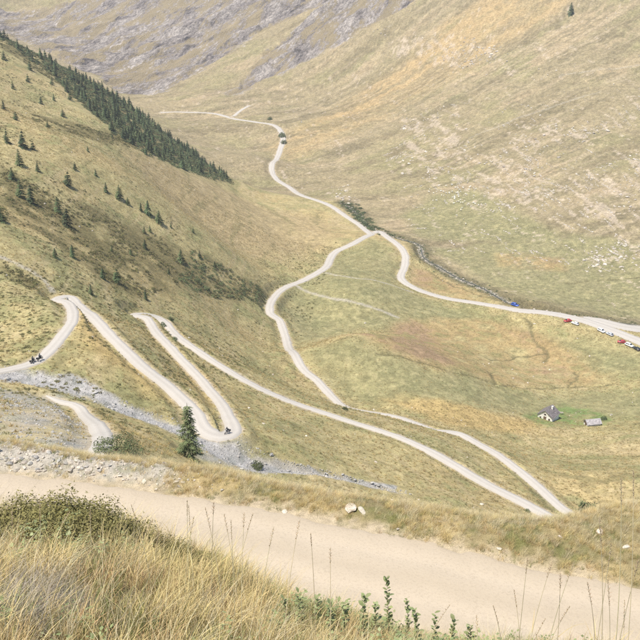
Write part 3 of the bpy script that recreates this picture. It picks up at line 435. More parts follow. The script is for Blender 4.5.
def colour(x, y, z, rd):
    f1 = fbm(x / 40, y / 40, 4, 101); f2 = fbm(x / 9, y / 9, 4, 103); f3 = fbm(x / 2.2, y / 2.2, 3, 107)
    wx = x + 5 * fbm(x / 18, y / 18, 3, 111); wy = y + 7 * fbm(x / 18, y / 18, 3, 113)
    c = np.zeros(x.shape + (3,)) + np.array((0.325, 0.272, 0.132))
    c = mixc(c, (0.36, 0.28, 0.135), sstep(-0.1, 0.6, f1 + 0.5 * f2))
    c = mixc(c, (0.225, 0.21, 0.095), sstep(0.0, 0.5, f2 + 0.6 * f3 - 0.3 * f1) * .9)
    beyond = y > np.interp(x, DIVX, DIVY)
    mt = sstep(-4, 10, y - np.interp(x, DIVX, DIVY))
    # mountainside beyond the stream: paler, streaked down the slope
    st = fbm((-x * 0.5 + y * 0.867) / 11 + 0.9 * f2, (x * 0.867 + y * 0.5) / 120, 4, 121)
    cm = np.zeros(c.shape) + np.array((0.25, 0.205, 0.118))
    cm = mixc(cm, (0.235, 0.205, 0.105), sstep(-0.1, 0.5, f1))
    st2 = fbm((-x * 0.5 + y * 0.867) / 3.2 + 0.8 * f2, (x * 0.867 + y * 0.5) / 40, 3, 123)
    pt = .25 + .75 * sstep(-.15, .4, fbm(x / 70, y / 70, 3, 127))
    cm = mixc(cm, (0.30, 0.235, 0.14), sstep(0.0, 0.45, st) * pt)
    cm = mixc(cm, (0.185, 0.15, 0.085), sstep(0.08, 0.5, -st + 0.3 * f2) * .9)
    cm = mixc(cm, (0.335, 0.27, 0.175), sstep(0.1, 0.5, st2) * .6 * pt); cm = mixc(cm, (0.16, 0.135, 0.08), sstep(0.12, 0.5, -st2) * .6 * pt)
    c = c * (1 - mt[..., None]) + cm * mt[..., None]
    g = poly_mask(wx, wy, GOLD, 40); c = mixc(c, (0.345, 0.25, 0.125), g * (.3 + .62 * sstep(-0.2, 0.3, st + .4 * st2)))
    g = poly_mask(wx, wy, TAN, 25); c = mixc(c, (0.32, 0.245, 0.13), g * 0.8)
    # terraces trodden by cattle
    tz = fbm((x + y) / 45, z / 1.5 + .5 * f2, 3, 131) + 0.35 * f3
    slope_hill = sstep(60, 110, y) * (1 - 0.6 * mt)
    c = mixc(c, (0.36, 0.285, 0.16), sstep(0.18, 0.55, tz) * 0.55 * slope_hill)
    c = mixc(c, (0.15, 0.14, 0.06), sstep(0.2, 0.6, -tz) * 0.45 * slope_hill)
    g = poly_mask(wx, wy, GREEN, 16); c = mixc(c, (0.205, 0.194, 0.094), g * (0.78 + 0.2 * f2)); c = mixc(c, (0.27, 0.235, 0.12), g * sstep(0.0, 0.6, f3 + 0.4 * f1 + .2 * f2) * 0.7)
    g = poly_mask(wx, wy, DRY, 8); c = mixc(c, (0.37, 0.265, 0.11), g * 0.75)
    g = poly_mask(wx, wy, BOG, 12); g = g * sstep(-.75, .1, f2 + .5 * f1 + .3 * f3); c = mixc(c, (0.315, 0.222, 0.105), g * 0.8); c = mixc(c, (0.25, 0.17, 0.105), g * sstep(0.05, 0.5, f1 - 0.5 * f2 + .3 * f3) * .8); c = mixc(c, (0.235, 0.2, 0.09), g * sstep(0.1, 0.5, f2 + .3 * f3))
    g = poly_mask(wx, wy, LUSH, 5); c = mixc(c, (0.135, 0.185, 0.06), g * 0.9 * sstep(-.7, .1, f2 + f3 * .6))
    g = poly_mask(wx, wy, SHRUB, 9); c = mixc(c, (0.155, 0.13, 0.058), g * sstep(-0.55, 0.15, f2 + 0.5 * f3) * 0.95)
    c = c * (1 + (0.30 * f3 + 0.12 * fbm(x / .9, y / .9, 2, 109)) * (1 - .4 * mt))[..., None]
    # scree and gravel
    d, t = line_dist(wx * 0.5 + x * 0.5, wy * 0.5 + y * 0.5, GULLYL, 16)
    hw = np.interp(t, np.arange(len(GULLYL)), GULLYL[:, 2]) * 0.5
    sc = 1 - sstep(0.55, 1.25, d / hw + 0.35 * f3); sc = np.maximum(sc, poly_mask(wx, wy, SCREE, 9) * (0.5 + 0.6 * f2))
    c = mixc(c, (0.335, 0.32, 0.30), np.clip(sc, 0, 1)); c = mixc(c, (0.22, 0.22, 0.2), np.clip(sc, 0, 1) * sstep(0.1, 0.5, fbm(x / 1.6, y / 1.6, 3, 141)))
    # crags
    # bare stony scars
    s1 = fbm((x * 0.25 - y * 0.97) / 22, (x * 0.97 + y * 0.25) / 4.5, 4, 161); s2 = poly_mask(wx, wy, STONY, 35)
    c = mixc(c, (0.42, 0.345, 0.26), sstep(0.24, 0.42, s1 * 0.7 + 0.30 * s2 + 0.42 * f3 + 0.15 * f2 - 0.14) * mt * 0.6 * (y < 1100))
    for li, l in enumerate(PATHS):
        d, t = line_dist(x, y, catmull([q + [1] for q in l], 2.5), 5); c = mixc(c, (0.36, 0.325, 0.26), (1 - sstep(0.4, 1.5, d + 0.7 * f3)) * (0.75 if li < 4 else .4))
    for dl in DITCHES:
        l = catmull([q + [1] for q in dl], 2.0); l[:, 0] += 2.4 * fbm(l[:, 1] / 5, l[:, 0] / 5, 3, 71); l[:, 1] += 2.0 * fbm(l[:, 1] / 5, l[:, 0] / 5, 3, 72)
        d, t = line_dist(x, y, l, 5); c = mixc(c, (0.12, 0.105, 0.05), (1 - sstep(0.2, 1.1, d + 0.5 * f3 + .3 * f2)) * 0.8)
    d, t = line_dist(wx * .3 + x * .7, wy * .3 + y * .7, STREAML, 18); c = mixc(c, (0.115, 0.10, 0.055), (1 - sstep(3.0, 11.0, d + 3.0 * f2 + 1.5 * f3)) * 0.85); c = mixc(c, (0.25, 0.225, 0.18), (1 - sstep(1.0, 2.2, d + 1.4 * f3)))
    # trodden road edges
    c = mixc(c, (0.37, 0.315, 0.235), (1 - sstep(-0.2, 1.0, rd + 0.8 * f3)) * 0.9)
    return c

def colour_near(x, y, z):
    f2 = fbm(x / 1.1, y / 1.1, 4, 201); f3 = fbm(x / .3, y / .3, 3, 203)
    yv, yf, yn, yc, zc = near_edges(x)
    c = np.zeros(x.shape + (3,)) + np.array((0.20, 0.165, 0.085))
    c = mixc(c, (0.30, 0.235, 0.12), sstep(-0.1, 0.5, f2)); c = mixc(c, (0.13, 0.125, 0.05), sstep(0.05, 0.5, -f2 + .5 * f3))
    # gravelly stretch of the far verge
    gr = sstep(-3.2, -5.2, x + 0.9 * f2) * sstep(0, .3, y - yf)
    c = mixc(c, (0.34, 0.31, 0.26), np.clip(gr * sstep(-0.5, 0.1, f2 + 0.25), 0, 1)); c = mixc(c, (0.20, 0.19, 0.13), np.clip(gr, 0, 1) * sstep(.1, .5, f3 + .5 * f2) * .8)
    c = mixc(c, (0.35, 0.29, 0.20), 1 - sstep(0.0, 0.5, np.abs(y - yf + 1.7) - 1.75 + 0.4 * f3))
    return c

DIVX = [-900, -330, -190, -110, -60] + [q[0] for q in STREAM] + [420, 900]
DIVY = [1500, 860, 800, 760, 720] + [q[1] for q in STREAM] + [400, 380]
COL = colour(GX, GY, GZ, RD)
ROCK = poly_mask(GX, GY, ROCKS, 60)
nr = 1 - sstep(40, 46, GY)
COL = COL * (1 - nr[..., None]) + colour_near(GX, GY, GZ) * nr[..., None]
COL = np.clip(COL, 0.02, 0.8)

def grid_normals():
    dzx = np.gradient(GZ, axis=1) / np.gradient(GX, axis=1)
    # derivative along y at constant fan coordinate -> remove the x drift
    gy = np.gradient(GY, axis=0); dzr = np.gradient(GZ, axis=0) / gy; dxr = np.gradient(GX, axis=0) / gy
    dzy = dzr - dzx * dxr
    n = np.stack([-dzx, -dzy, np.ones_like(GZ)], -1)
    return n / np.linalg.norm(n, axis=-1, keepdims=True)
GN_ = grid_normals()

def region(name, face_mask, material):
    nr_, ncl = GX.shape
    idx = np.arange(nr_ * ncl).reshape(nr_, ncl)
    q = np.stack([idx[:-1, :-1], idx[:-1, 1:], idx[1:, 1:], idx[1:, :-1]], -1)[face_mask]
    used = np.unique(q); remap = np.zeros(nr_ * ncl, np.int64); remap[used] = np.arange(len(used))
    co = np.stack([GX, GY, GZ], -1).reshape(-1, 3)[used]
    me = mesh_np(name, co, remap[q])
    a = me.color_attributes.new('albedo', 'FLOAT_COLOR', 'POINT')
    cc = np.c_[COL.reshape(-1, 3)[used], np.ones(len(used))]
    a.data.foreach_set('color', cc.astype(np.float32).ravel())
    if name == 'mountain_slope':
        ra = me.attributes.new('rock', 'FLOAT', 'POINT'); ra.data.foreach_set('value', ROCK.reshape(-1)[used].astype(np.float32))
    me.normals_split_custom_set_from_vertices(GN_.reshape(-1, 3)[used].astype(np.float32))
    return tag(ob(name, me, material), kind='structure')

fy = (GY[:-1, :-1] + GY[1:, 1:]) / 2; fx = (GX[:-1, :-1] + GX[1:, 1:]) / 2
bank = fy < 44; mount = (fy > np.interp(fx, DIVX, DIVY)) & ~bank
M_far = ground_mat('mountain_ground', 'albedo', [(0.12, .86, 1.14), (0.4, .74, 1.26), (1.2, .68, 1.32)], 0, 0.6, 0.5, rock=True)
M_mid = ground_mat('meadow_ground', 'albedo', [(0.25, .88, 1.12), (0.8, .76, 1.24), (3.0, .7, 1.3)], 0, 0.7, 0.25)
M_near = ground_mat('bank_ground', 'albedo', [(5, .78, 1.22), (38, .65, 1.35)], 0, 0.8, 0.02)
region('roadside_bank', bank, M_near)
region('hillside', ~bank & ~mount, M_mid)
region('mountain_slope', mount, M_far)

# ---------------------------------------------------------------- roads and stream
def road_mat(name, base, pale, dark, scale):
    m = bpy.data.materials.new(name); m.use_nodes = True
    nt = m.node_tree; N = nt.nodes; L = nt.links
    b = N['Principled BSDF']; b.inputs['Roughness'].default_value = 0.95; b.inputs['Specular IOR Level'].default_value = 0.1
    tc = N.new('ShaderNodeTexCoord'); uv = N.new('ShaderNodeUVMap'); uv.uv_map = 'across'
    sx = N.new('ShaderNodeSeparateXYZ'); L.new(uv.outputs[0], sx.inputs[0])
    # wheel tracks at 0.27 and 0.73 of the width
    a = N.new('ShaderNodeMath'); a.operation = 'SUBTRACT'; a.inputs[1].default_value = 0.5; L.new(sx.outputs[0], a.inputs[0])
    ab = N.new('ShaderNodeMath'); ab.operation = 'ABSOLUTE'; L.new(a.outputs[0], ab.inputs[0])
    c = N.new('ShaderNodeMath'); c.operation = 'SUBTRACT'; c.inputs[1].default_value = 0.22; L.new(ab.outputs[0], c.inputs[0])
    d = N.new('ShaderNodeMath'); d.operation = 'ABSOLUTE'; L.new(c.outputs[0], d.inputs[0])
    n1 = N.new('ShaderNodeTexNoise'); n1.inputs['Scale'].default_value = scale; n1.inputs['Detail'].default_value = 6; n1.inputs['Roughness'].default_value = 0.65
    L.new(tc.outputs['Object'], n1.inputs['Vector'])
    ad = N.new('ShaderNodeMath'); ad.operation = 'MULTIPLY_ADD'; ad.inputs[1].default_value = 0.30; L.new(n1.outputs[0], ad.inputs[0]); L.new(d.outputs[0], ad.inputs[2])
    mr = N.new('ShaderNodeMapRange'); mr.inputs[1].default_value = 0.12; mr.inputs[2].default_value = 0.36; L.new(ad.outputs[0], mr.inputs[0])
    mx = N.new('ShaderNodeMix'); mx.data_type = 'RGBA'; mx.inputs[6].default_value = (*pale, 1); mx.inputs[7].default_value = (*base, 1); L.new(mr.outputs[0], mx.inputs[0])
    n2 = N.new('ShaderNodeTexNoise'); n2.inputs['Scale'].default_value = scale * 26; n2.inputs['Detail'].default_value = 6; n2.inputs['Roughness'].default_value = 0.7
    L.new(tc.outputs['Object'], n2.inputs['Vector'])
    m2 = N.new('ShaderNodeMapRange'); m2.inputs[1].default_value = 0.5; m2.inputs[2].default_value = 0.8; L.new(n2.outputs[0], m2.inputs[0])
    mx2 = N.new('ShaderNodeMix'); mx2.data_type = 'RGBA'; L.new(mx.outputs[2], mx2.inputs[6]); mx2.inputs[7].default_value = (*dark, 1); L.new(m2.outputs[0], mx2.inputs[0])
    L.new(mx2.outputs[2], b.inputs['Base Color'])
    bp = N.new('ShaderNodeBump'); bp.inputs['Strength'].default_value = 0.35; bp.inputs['Distance'].default_value = 0.04
    L.new(n2.outputs[0], bp.inputs['Height']); L.new(bp.outputs[0], b.inputs['Normal'])
    return m

M_road = road_mat('gravel_road', (0.385, 0.355, 0.312), (0.445, 0.413, 0.365), (0.31, 0.28, 0.24), 0.5)
M_nroad = road_mat('dirt_road', (0.375, 0.315, 0.235), (0.42, 0.355, 0.27), (0.30, 0.25, 0.185), 0.55)

def ribbon(name, l, material, prof, lift=0.0, jit=0.18, seed=0):
    """l: x, y, width, z;  prof: (across -1..1, dz)"""
    p = l[:, :2]; tg = np.gradient(p, axis=0); tg /= np.linalg.norm(tg, axis=1, keepdims=True) + 1e-9
    nn = np.c_[-tg[:, 1], tg[:, 0]]
    s = np.r_[0, np.cumsum(np.hypot(*np.diff(p, axis=0).T))]
    V = []; UVv = []
    for k, (a, dz) in enumerate(prof):
        j = 1 + jit * fbm(s / 3.5 + seed * 9.1, np.full(len(s), np.sign(a) * 7.3), 3, 301) * (abs(a) > 0.5)
        w = l[:, 2] * 0.5 * a * j
        V.append(np.c_[p + nn * w[:, None], l[:, 3] + dz + lift]); UVv.append(np.c_[np.full(len(s), (a + 1) / 2), s])
    n, m = len(l), len(prof)
    V = np.stack(V, 1).reshape(-1, 3); UVv = np.stack(UVv, 1).reshape(-1, 2)
    idx = np.arange(n * m).reshape(n, m)
    q = np.stack([idx[:-1, :-1], idx[1:, :-1], idx[1:, 1:], idx[:-1, 1:]], -1).reshape(-1, 4)
    q = q[:, ::-1]
    me = mesh_np(name, V, q)
    uvl = me.uv_layers.new(name='across')
    li = np.zeros(len(me.loops), np.int32); me.loops.foreach_get('vertex_index', li)
    uvl.data.foreach_set('uv', UVv[li].astype(np.float32).ravel())
    return tag(ob(name, me, material), kind='structure')

PROF = [(-1.18, -0.55), (-1.0, -0.10), (-0.55, 0.0), (0, 0.03), (0.55, 0.0), (1.0, -0.10), (1.18, -0.55)]
for i, (k, nm) in enumerate([('hairpin', 'hairpin_road'), ('valley', 'valley_road'), ('far', 'upper_valley_road'), ('spurroad', 'side_road'), ('lot', 'parking_strip'), ('lowend', 'lower_hairpin_road')]):
    ribbon(nm, ROADL[k], M_road, PROF, lift=0.004 * i, seed=i)

M_water = mat('stream_water', (0.085, 0.085, 0.065), rough=0.2, spec=0.5, bump=0.3, bscale=1.5)
ribbon('stream', np.c_[STREAML[:, :2], STREAML[:, 2] * (0.13 + 0.09 * fbm(STREAML[:, 0] / 5, STREAML[:, 1] / 5, 3, 77)), STREAML[:, 3]], M_water, [(-1, -.25), (-.7, 0), (.7, 0), (1, -.25)], jit=0.5, seed=20)

def near_road():
    xs = np.arange(-22, 20, 0.11); yv, yf, yn, yc, zc = near_edges(xs)
    for a in range(3): yf = smooth1(yf, 25)
    ws = np.linspace(0, 1, 34)
    X = np.repeat(xs[:, None], len(ws), 1)
    e0 = 0.28 * fbm(xs / 0.9, xs * 0, 4, 311); e1 = 0.22 * fbm(xs / 0.7, xs * 0 + 4, 4, 312)
    Y = (yf - 3.35 - 0.1 + e0)[:, None] * (1 - ws) + (yf + 0.1 + e1)[:, None] * ws
    ed = np.minimum(ws, 1 - ws)
    Zr = z_base(X, Y) + 0.035 - 0.05 * np.exp(-ed / 0.02) - 0.025 * np.exp(-((ws - 0.27) / .09) ** 2) - 0.025 * np.exp(-((ws - 0.73) / .09) ** 2) + 0.012 * fbm(X * 3, Y * 3, 3, 313)
    n, m = X.shape; idx = np.arange(n * m).reshape(n, m)
    q = np.stack([idx[:-1, :-1], idx[1:, :-1], idx[1:, 1:], idx[:-1, 1:]], -1).reshape(-1, 4)
    me = mesh_np('dirt_road', np.stack([X, Y, Zr], -1).reshape(-1, 3), q)
    uvl = me.uv_layers.new(name='across'); UVv = np.stack([np.repeat(ws[None], n, 0), X], -1).reshape(-1, 2)
    li = np.zeros(len(me.loops), np.int32); me.loops.foreach_get('vertex_index', li)
    uvl.data.foreach_set('uv', UVv[li].astype(np.float32).ravel())
    tag(ob('dirt_road', me, M_nroad), kind='structure')
near_road()
# ---------------------------------------------------------------- scatter of uncountable stuff
PROTO = {}
def scatter(name, pts, rot, scl, pick, protos, label, cat=None):
    """one object whose geometry nodes place the proto meshes on its points"""
    pts = np.asarray(pts, np.float32); n = len(pts)
    me = bpy.data.meshes.new(name); me.vertices.add(n); me.vertices.foreach_set('co', pts.ravel())
    for an, ty, dat in (('rot', 'FLOAT_VECTOR', rot), ('scl', 'FLOAT_VECTOR', scl)):
        a = me.attributes.new(an, ty, 'POINT'); a.data.foreach_set('vector', np.asarray(dat, np.float32).ravel())
    a = me.attributes.new('pick', 'INT', 'POINT'); a.data.foreach_set('value', np.asarray(pick, np.int32))
    o = ob(name, me)
    ng = bpy.data.node_groups.new(name, 'GeometryNodeTree')
    ng.interface.new_socket('Geometry', in_out='INPUT', socket_type='NodeSocketGeometry')
    ng.interface.new_socket('Geometry', in_out='OUTPUT', socket_type='NodeSocketGeometry')
    N = ng.nodes; L = ng.links
    gi = N.new('NodeGroupInput'); go = N.new('NodeGroupOutput')
    iop = N.new('GeometryNodeInstanceOnPoints'); iop.inputs['Pick Instance'].default_value = True
    gti = N.new('GeometryNodeGeometryToInstance')
    for p in reversed(protos):
        oi = N.new('GeometryNodeObjectInfo'); oi.inputs['Object'].default_value = p; oi.inputs['As Instance'].default_value = True
        L.new(oi.outputs['Geometry'], gti.inputs[0])
    L.new(gi.outputs[0], iop.inputs['Points']); L.new(gti.outputs[0], iop.inputs['Instance'])
    def named(nm, ty):
        x = N.new('GeometryNodeInputNamedAttribute'); x.data_type = ty; x.inputs[0].default_value = nm; return x.outputs[0]
    L.new(named('pick', 'INT'), iop.inputs['Instance Index'])
    er = N.new('FunctionNodeEulerToRotation'); L.new(named('rot', 'FLOAT_VECTOR'), er.inputs[0]); L.new(er.outputs[0], iop.inputs['Rotation'])
    L.new(named('scl', 'FLOAT_VECTOR'), iop.inputs['Scale'])
    L.new(iop.outputs[0], go.inputs[0])
    md = o.modifiers.new('scatter', 'NODES'); md.node_group = ng
    return tag(o, label, cat, kind='stuff')

def proto(name, me, m):
    me.materials.append(m)
    return bpy.data.objects.new(name, me)      # not linked to the scene: only placed through scatter()

def sample(poly_list, n, seed, soft=4):
    r = np.random.default_rng(seed); out = []
    areas = []
    for pl in poly_list:
        p = np.array(pl, float); x, y = p[:, 0], p[:, 1]
        areas.append(abs(np.dot(x, np.roll(y, 1)) - np.dot(y, np.roll(x, 1))) / 2)
    areas = np.array(areas) / sum(areas)
    for pl, a in zip(poly_list, areas):
        p = np.array(pl, float); lo, hi = p.min(0), p.max(0); k = 0; need = int(n * a) + 1; got = []
        while k < need:
            q = r.uniform(lo, hi, (need * 6, 2)); m = poly_mask(q[:, 0], q[:, 1], [pl], 0.01) > .5
            got.append(q[m]); k += m.sum()
        out.append(np.vstack(got)[:need])
    return np.vstack(out)

def road_clear(x, y, d):
    ok = np.ones(len(x), bool)
    for l in ROADL.values():
        dd, t = line_dist(x, y, l, d + 8)
        ok &= dd > d + np.interp(t, np.arange(len(l)), l[:, 2]) * 0.5
    return ok

# ---------------------------------------------------------------- rocks
def rock_mesh(seed, flat=0.62, sub=2, rough=0.35):
    bm = bmesh.new(); bmesh.ops.create_icosphere(bm, subdivisions=sub, radius=1.0)
    r = random.Random(seed)
    planes = [(Vector((r.gauss(0, 1), r.gauss(0, 1), r.gauss(0, .8))).normalized(), r.uniform(.55, .9)) for _ in range(9)]
    sx, sy = r.uniform(.85, 1.3), r.uniform(.7, 1.0)
    for v in bm.verts:
        d = v.co.normalized(); k = 1.0
        for nrm, off in planes:
            c = d.dot(nrm)
            if c > 0.05: k = min(k, off / c)
        k *= 1 + rough * 0.25 * (r.random() - .5)
        v.co = Vector((d.x * k * sx, d.y * k * sy, d.z * k * flat))
    return bm_mesh('stone', bm)
M_stone = mat('pale_stone', (0.455, 0.405, 0.335), rough=.9, var=.25, scale=2.5, bump=.5, bscale=6, rnd=.22)
M_grey = mat('grey_stone', (0.325, 0.31, 0.285), rough=.9, var=.25, scale=2.5, bump=.5, bscale=6, rnd=.25)
STONE = [rock_mesh(k) for k in range(7)]
for m_ in STONE: m_.materials.append(M_stone)
STONEG = [m_.copy() for m_ in STONE]
for m_ in STONEG: m_.materials.clear(); m_.materials.append(M_grey)

def place_stones(name, xy, sizes, meshes, label, cat, group, sink=0.25, zs=1.0):
    xy = np.asarray(xy, float); z = Zt(xy[:, 0], xy[:, 1])
    for k in range(len(xy)):
        o = ob(name, meshes[rng.randrange(len(meshes))])
        s = sizes[k]; o.location = (xy[k, 0], xy[k, 1], z[k] + s * (0.5 - sink) * 0.62)
        o.rotation_euler = (rng.uniform(-.3, .3), rng.uniform(-.3, .3), rng.uniform(0, 6.28))
        o.scale = (s * rng.uniform(.8, 1.3), s * rng.uniform(.8, 1.2), s * rng.uniform(.7, 1.1) * zs)
        tag(o, label, cat, group)

def stone_stuff(name, xy, sizes, mats, label, seed):
    xy = np.asarray(xy, float); r = np.random.default_rng(seed); n = len(xy)
    z = Zt(xy[:, 0], xy[:, 1]) + sizes * 0.1
    pr = [proto('stone_proto', rock_mesh(100 + seed * 10 + k, sub=1), mats) for k in range(4)]
    rot = np.c_[r.uniform(-.4, .4, n), r.uniform(-.4, .4, n), r.uniform(0, 6.28, n)]
    scl = sizes[:, None] * r.uniform(.7, 1.3, (n, 3))
    scatter(name, np.c_[xy, z], rot, scl, r.integers(0, 4, n), pr, label)

# boulders over the mountainside
bp = sample(STONY, 900, 3); nz = fbm((bp[:, 0] * .86 - bp[:, 1] * .5) / 30, (bp[:, 0] * .5 + bp[:, 1] * .86) / 9, 3, 401)
bp = bp[nz > 0.05]
bp = bp[road_clear(bp[:, 0], bp[:, 1], 2)]
bs = np.clip(nrg.lognormal(-.35, .45, len(bp)), .4, 2.2)
o_ = np.argsort(-bs * 700 / bp[:, 1]); bp, bs = bp[o_], bs[o_]
nb = min(150, len(bp))
place_stones('boulder', bp[:nb], bs[:nb], STONE, 'pale boulder lying on the stony grass of the mountainside beyond the stream', 'boulder', 'boulders on the far mountainside')
stone_stuff('loose_stones', bp[nb:], bs[nb:], M_stone, 'small pale stones scattered over the mountainside beyond the stream', 1)
x_ = nrg.uniform(-40, 380, 1800); y_ = nrg.uniform(560, 1000, 1800)
k_ = (y_ > np.interp(x_, DIVX, DIVY) + 25) & (np.abs(x_) < y_ * .42) & (fbm(x_ / 45, y_ / 45, 3, 407) > 0.05) & road_clear(x_, y_, 2)
# stones washed out in short lines down the slope
dq = np.vstack([sample(STONY, 330, 61), np.c_[nrg.uniform(60, 330, 330), nrg.uniform(560, 860, 330)]])
dq = dq[(dq[:, 1] > np.interp(dq[:, 0], DIVX, DIVY) + 45) & (fbm(dq[:, 0] / 60, dq[:, 1] / 60, 3, 409) > -.12)]
ln = []
for px, py in dq:
    a = R(rng.gauss(-76, 13)) if px > 90 else R(rng.gauss(20, 20)); L = rng.uniform(3, 13); m = int(L * rng.uniform(1.2, 2.6)) + 3
    s_ = nrg.uniform(-.5, .5, m) * L; w_ = nrg.normal(0, .45, m)
    ln.append(np.c_[px + math.cos(a) * s_ - math.sin(a) * w_, py + math.sin(a) * s_ + math.cos(a) * w_])
ln = np.vstack(ln); ln = ln[road_clear(ln[:, 0], ln[:, 1], 2)]
stone_stuff('stone_runs', ln, np.clip(nrg.lognormal(-1.05, .5, len(ln)), .14, 1.0), M_stone, 'pale stones washed out in short lines down the mountainside', 9)
stone_stuff('scattered_stones', np.c_[x_[k_], y_[k_]], np.clip(nrg.lognormal(-.9, .5, k_.sum()), .2, 1.3), M_stone, 'small pale stones strewn thinly over the mountain grass', 2)
oc = np.array(OUTCROP); oc = oc[road_clear(oc[:, 0], oc[:, 1], 2)]
place_stones('outcrop_block', oc[:, :2], oc[:, 2], STONE, 'pale block in a crowded boulder patch on the mountainside', 'boulder', 'blocks of the boulder patches')
# stones in the gully
gl = GULLYL[nrg.integers(0, len(GULLYL), 3200)]
ga = nrg.uniform(-1, 1, len(gl)) * gl[:, 2] * .62
gx = gl[:, 0] + nrg.normal(0, 1.2, len(gl)) - .25 * ga; gy = gl[:, 1] + ga
k_ = road_clear(gx, gy, .6); gx, gy = gx[k_], gy[k_]
gs = np.clip(nrg.lognormal(-2.0, .5, len(gx)), .06, .6); o_ = np.argsort(-gs)
place_stones('scree_block', np.c_[gx, gy][o_[:60]], gs[o_[:60]], STONEG, 'grey block lying in the stony gully below the hairpins', 'rock', 'blocks in the gully')
stone_stuff('scree', np.c_[gx, gy][o_[60:]], gs[o_[60:]], M_grey, 'grey scree filling the gully below the hairpins', 3)
q = sample(SCREE, 1500, 8); q = q[road_clear(q[:, 0], q[:, 1], .5)]
stone_stuff('slope_scree', q, np.clip(nrg.lognormal(-2.1, .45, len(q)), .05, .4), M_grey, 'fine grey scree on the slope under the hairpins', 4)
# pale stones over hillside and meadow
x_ = nrg.uniform(-160, 180, 1500); y_ = nrg.uniform(170, 560, 1500)
k_ = (np.abs(x_) < y_ * .45) & (fbm(x_ / 30, y_ / 30, 3, 411) > 0.1) & (y_ < np.interp(x_, DIVX, DIVY) - 8) & road_clear(x_, y_, 1)
stone_stuff('meadow_stones', np.c_[x_[k_], y_[k_]], np.clip(nrg.lognormal(-1.4, .5, k_.sum()), .12, .8), M_stone, 'small pale stones in the grass of hillside and meadow', 5)
# stream bed stones
sl = STREAML[nrg.integers(0, len(STREAML), 520)]
sx_ = sl[:, 0] + nrg.normal(0, 1.6, 520); sy_ = sl[:, 1] + nrg.normal(0, 1.3, 520); k_ = road_clear(sx_, sy_, .5)
stone_stuff('stream_stones', np.c_[sx_[k_], sy_[k_]], np.clip(nrg.lognormal(-1.1, .5, k_.sum()), .15, .9), M_stone, 'pale stones lining the stream', 6)
# rubble beside the near road
rb = np.array(RUBBLE)
place_stones('rubble_stone', rb[:, :2], rb[:, 2], STONE * 2 + STONEG, 'angular stone in the rubble heap on the far verge of the dirt road', 'stone', 'rubble on the far verge')
x_ = nrg.uniform(-15, -2.5, 2200); yv_, yf_, yn_, yc_, zc_ = near_edges(x_); y_ = yf_ + .1 + nrg.uniform(0, 1, 2200) ** .8 * (yv_ - yf_ + .5)
k_ = nrg.random(2200) < sstep(-2.5, -6, x_)
stone_stuff('verge_gravel', np.c_[x_[k_], y_[k_]], np.clip(nrg.lognormal(-3.6, .5, k_.sum()), .01, .08), M_stone, 'pale gravel on the stony end of the far verge', 7)
x_ = nrg.uniform(-15, 12, 2600); yv_, yf_, yn_, yc_, zc_ = near_edges(x_); y_ = yf_ - 3.4 + nrg.random(2600) * 3.4
w_ = np.abs((y_ - yf_ + 1.7)) / 1.7
k_ = nrg.random(2600) < .25 + .75 * w_ ** 3
stone_stuff('road_gravel', np.c_[x_[k_], y_[k_]], np.clip(nrg.lognormal(-4.3, .45, k_.sum()), .006, .05), M_stone, 'loose gravel on the dirt road', 8)
vsn = ['rounded pale stone at the grassy edge of the dirt road', 'broad flat pale slab in the grass of the far verge', 'flat pale stone beside the broad slab on the far verge', 'lone pale stone right at the edge of the dirt road']
for k, (x, y, s) in enumerate(VERGE_STONES):
    place_stones('verge_stone', [[x, y]], [s], STONE, vsn[k] if k < 4 else 'small pale stone half hidden in the verge grass', 'stone', None if k < 4 else 'stones in the verge grass', zs=.45 if k in (1, 2) else .8)

# ---------------------------------------------------------------- conifers
def conifer(seed, n, quad, H=1.0, W=0.21, droop=.45, base=0.06, irr=0.0):
    """crown as whorls of drooping sprays; unit height"""
    r = np.random.default_rng(seed); V = []; Fq = []
    nlev = int(9 + n / 160)
    per = max(5, int(n / nlev / 3.2))
    for lv in range(nlev):
        t = (lv + r.uniform(-.3, .3)) / nlev; h = base + (1 - base) * t
        Lr = W * (1 - t) ** .85 * r.uniform(.8, 1.12) + .012
        for b in range(per):
            a = r.uniform(0, 6.283); L = Lr * r.uniform(.65 - irr * .5, 1.12 + irr * .3)
            d = np.array([math.cos(a), math.sin(a), 0]); s = np.array([-d[1], d[0], 0])
            k = 3
            for j in range(k):
                f0 = .12 + .78 * j / k; f1 = f0 + .45
                for sd in (-1, 1):
                    tw = sd * r.uniform(.25, .75) * quad * L
                    p0 = d * L * f0 + np.array([0, 0, h - droop * L * f0 ** 1.5 + r.normal(0, .006)])
                    p1 = d * L * min(f1, 1.05) + s * tw * 1.3 + np.array([0, 0, h - droop * L * f1 ** 1.5 - r.uniform(0, .035)])
                    w = s * quad * L * .30 + np.array([0, 0, -.018 - .05 * L])
                    i = len(V); V += [p0 - w * .4, p0 + w * .6, p1 + w * .5, p1 - w * .25]; Fq.append([i, i + 1, i + 2, i + 3])
    # leader
    for a in (0, 1.57):
        i = len(V); e = np.array([math.cos(a), math.sin(a), 0]) * .014
        V += [np.array([0, 0, .86]) - e, np.array([0, 0, .86]) + e, np.array([0, 0, 1.0]) + e * .15, np.array([0, 0, 1.0]) - e * .15]; Fq.append([i, i + 1, i + 2, i + 3])
    return mesh_np('crown', np.array(V) * H, np.array(Fq), smooth=False)

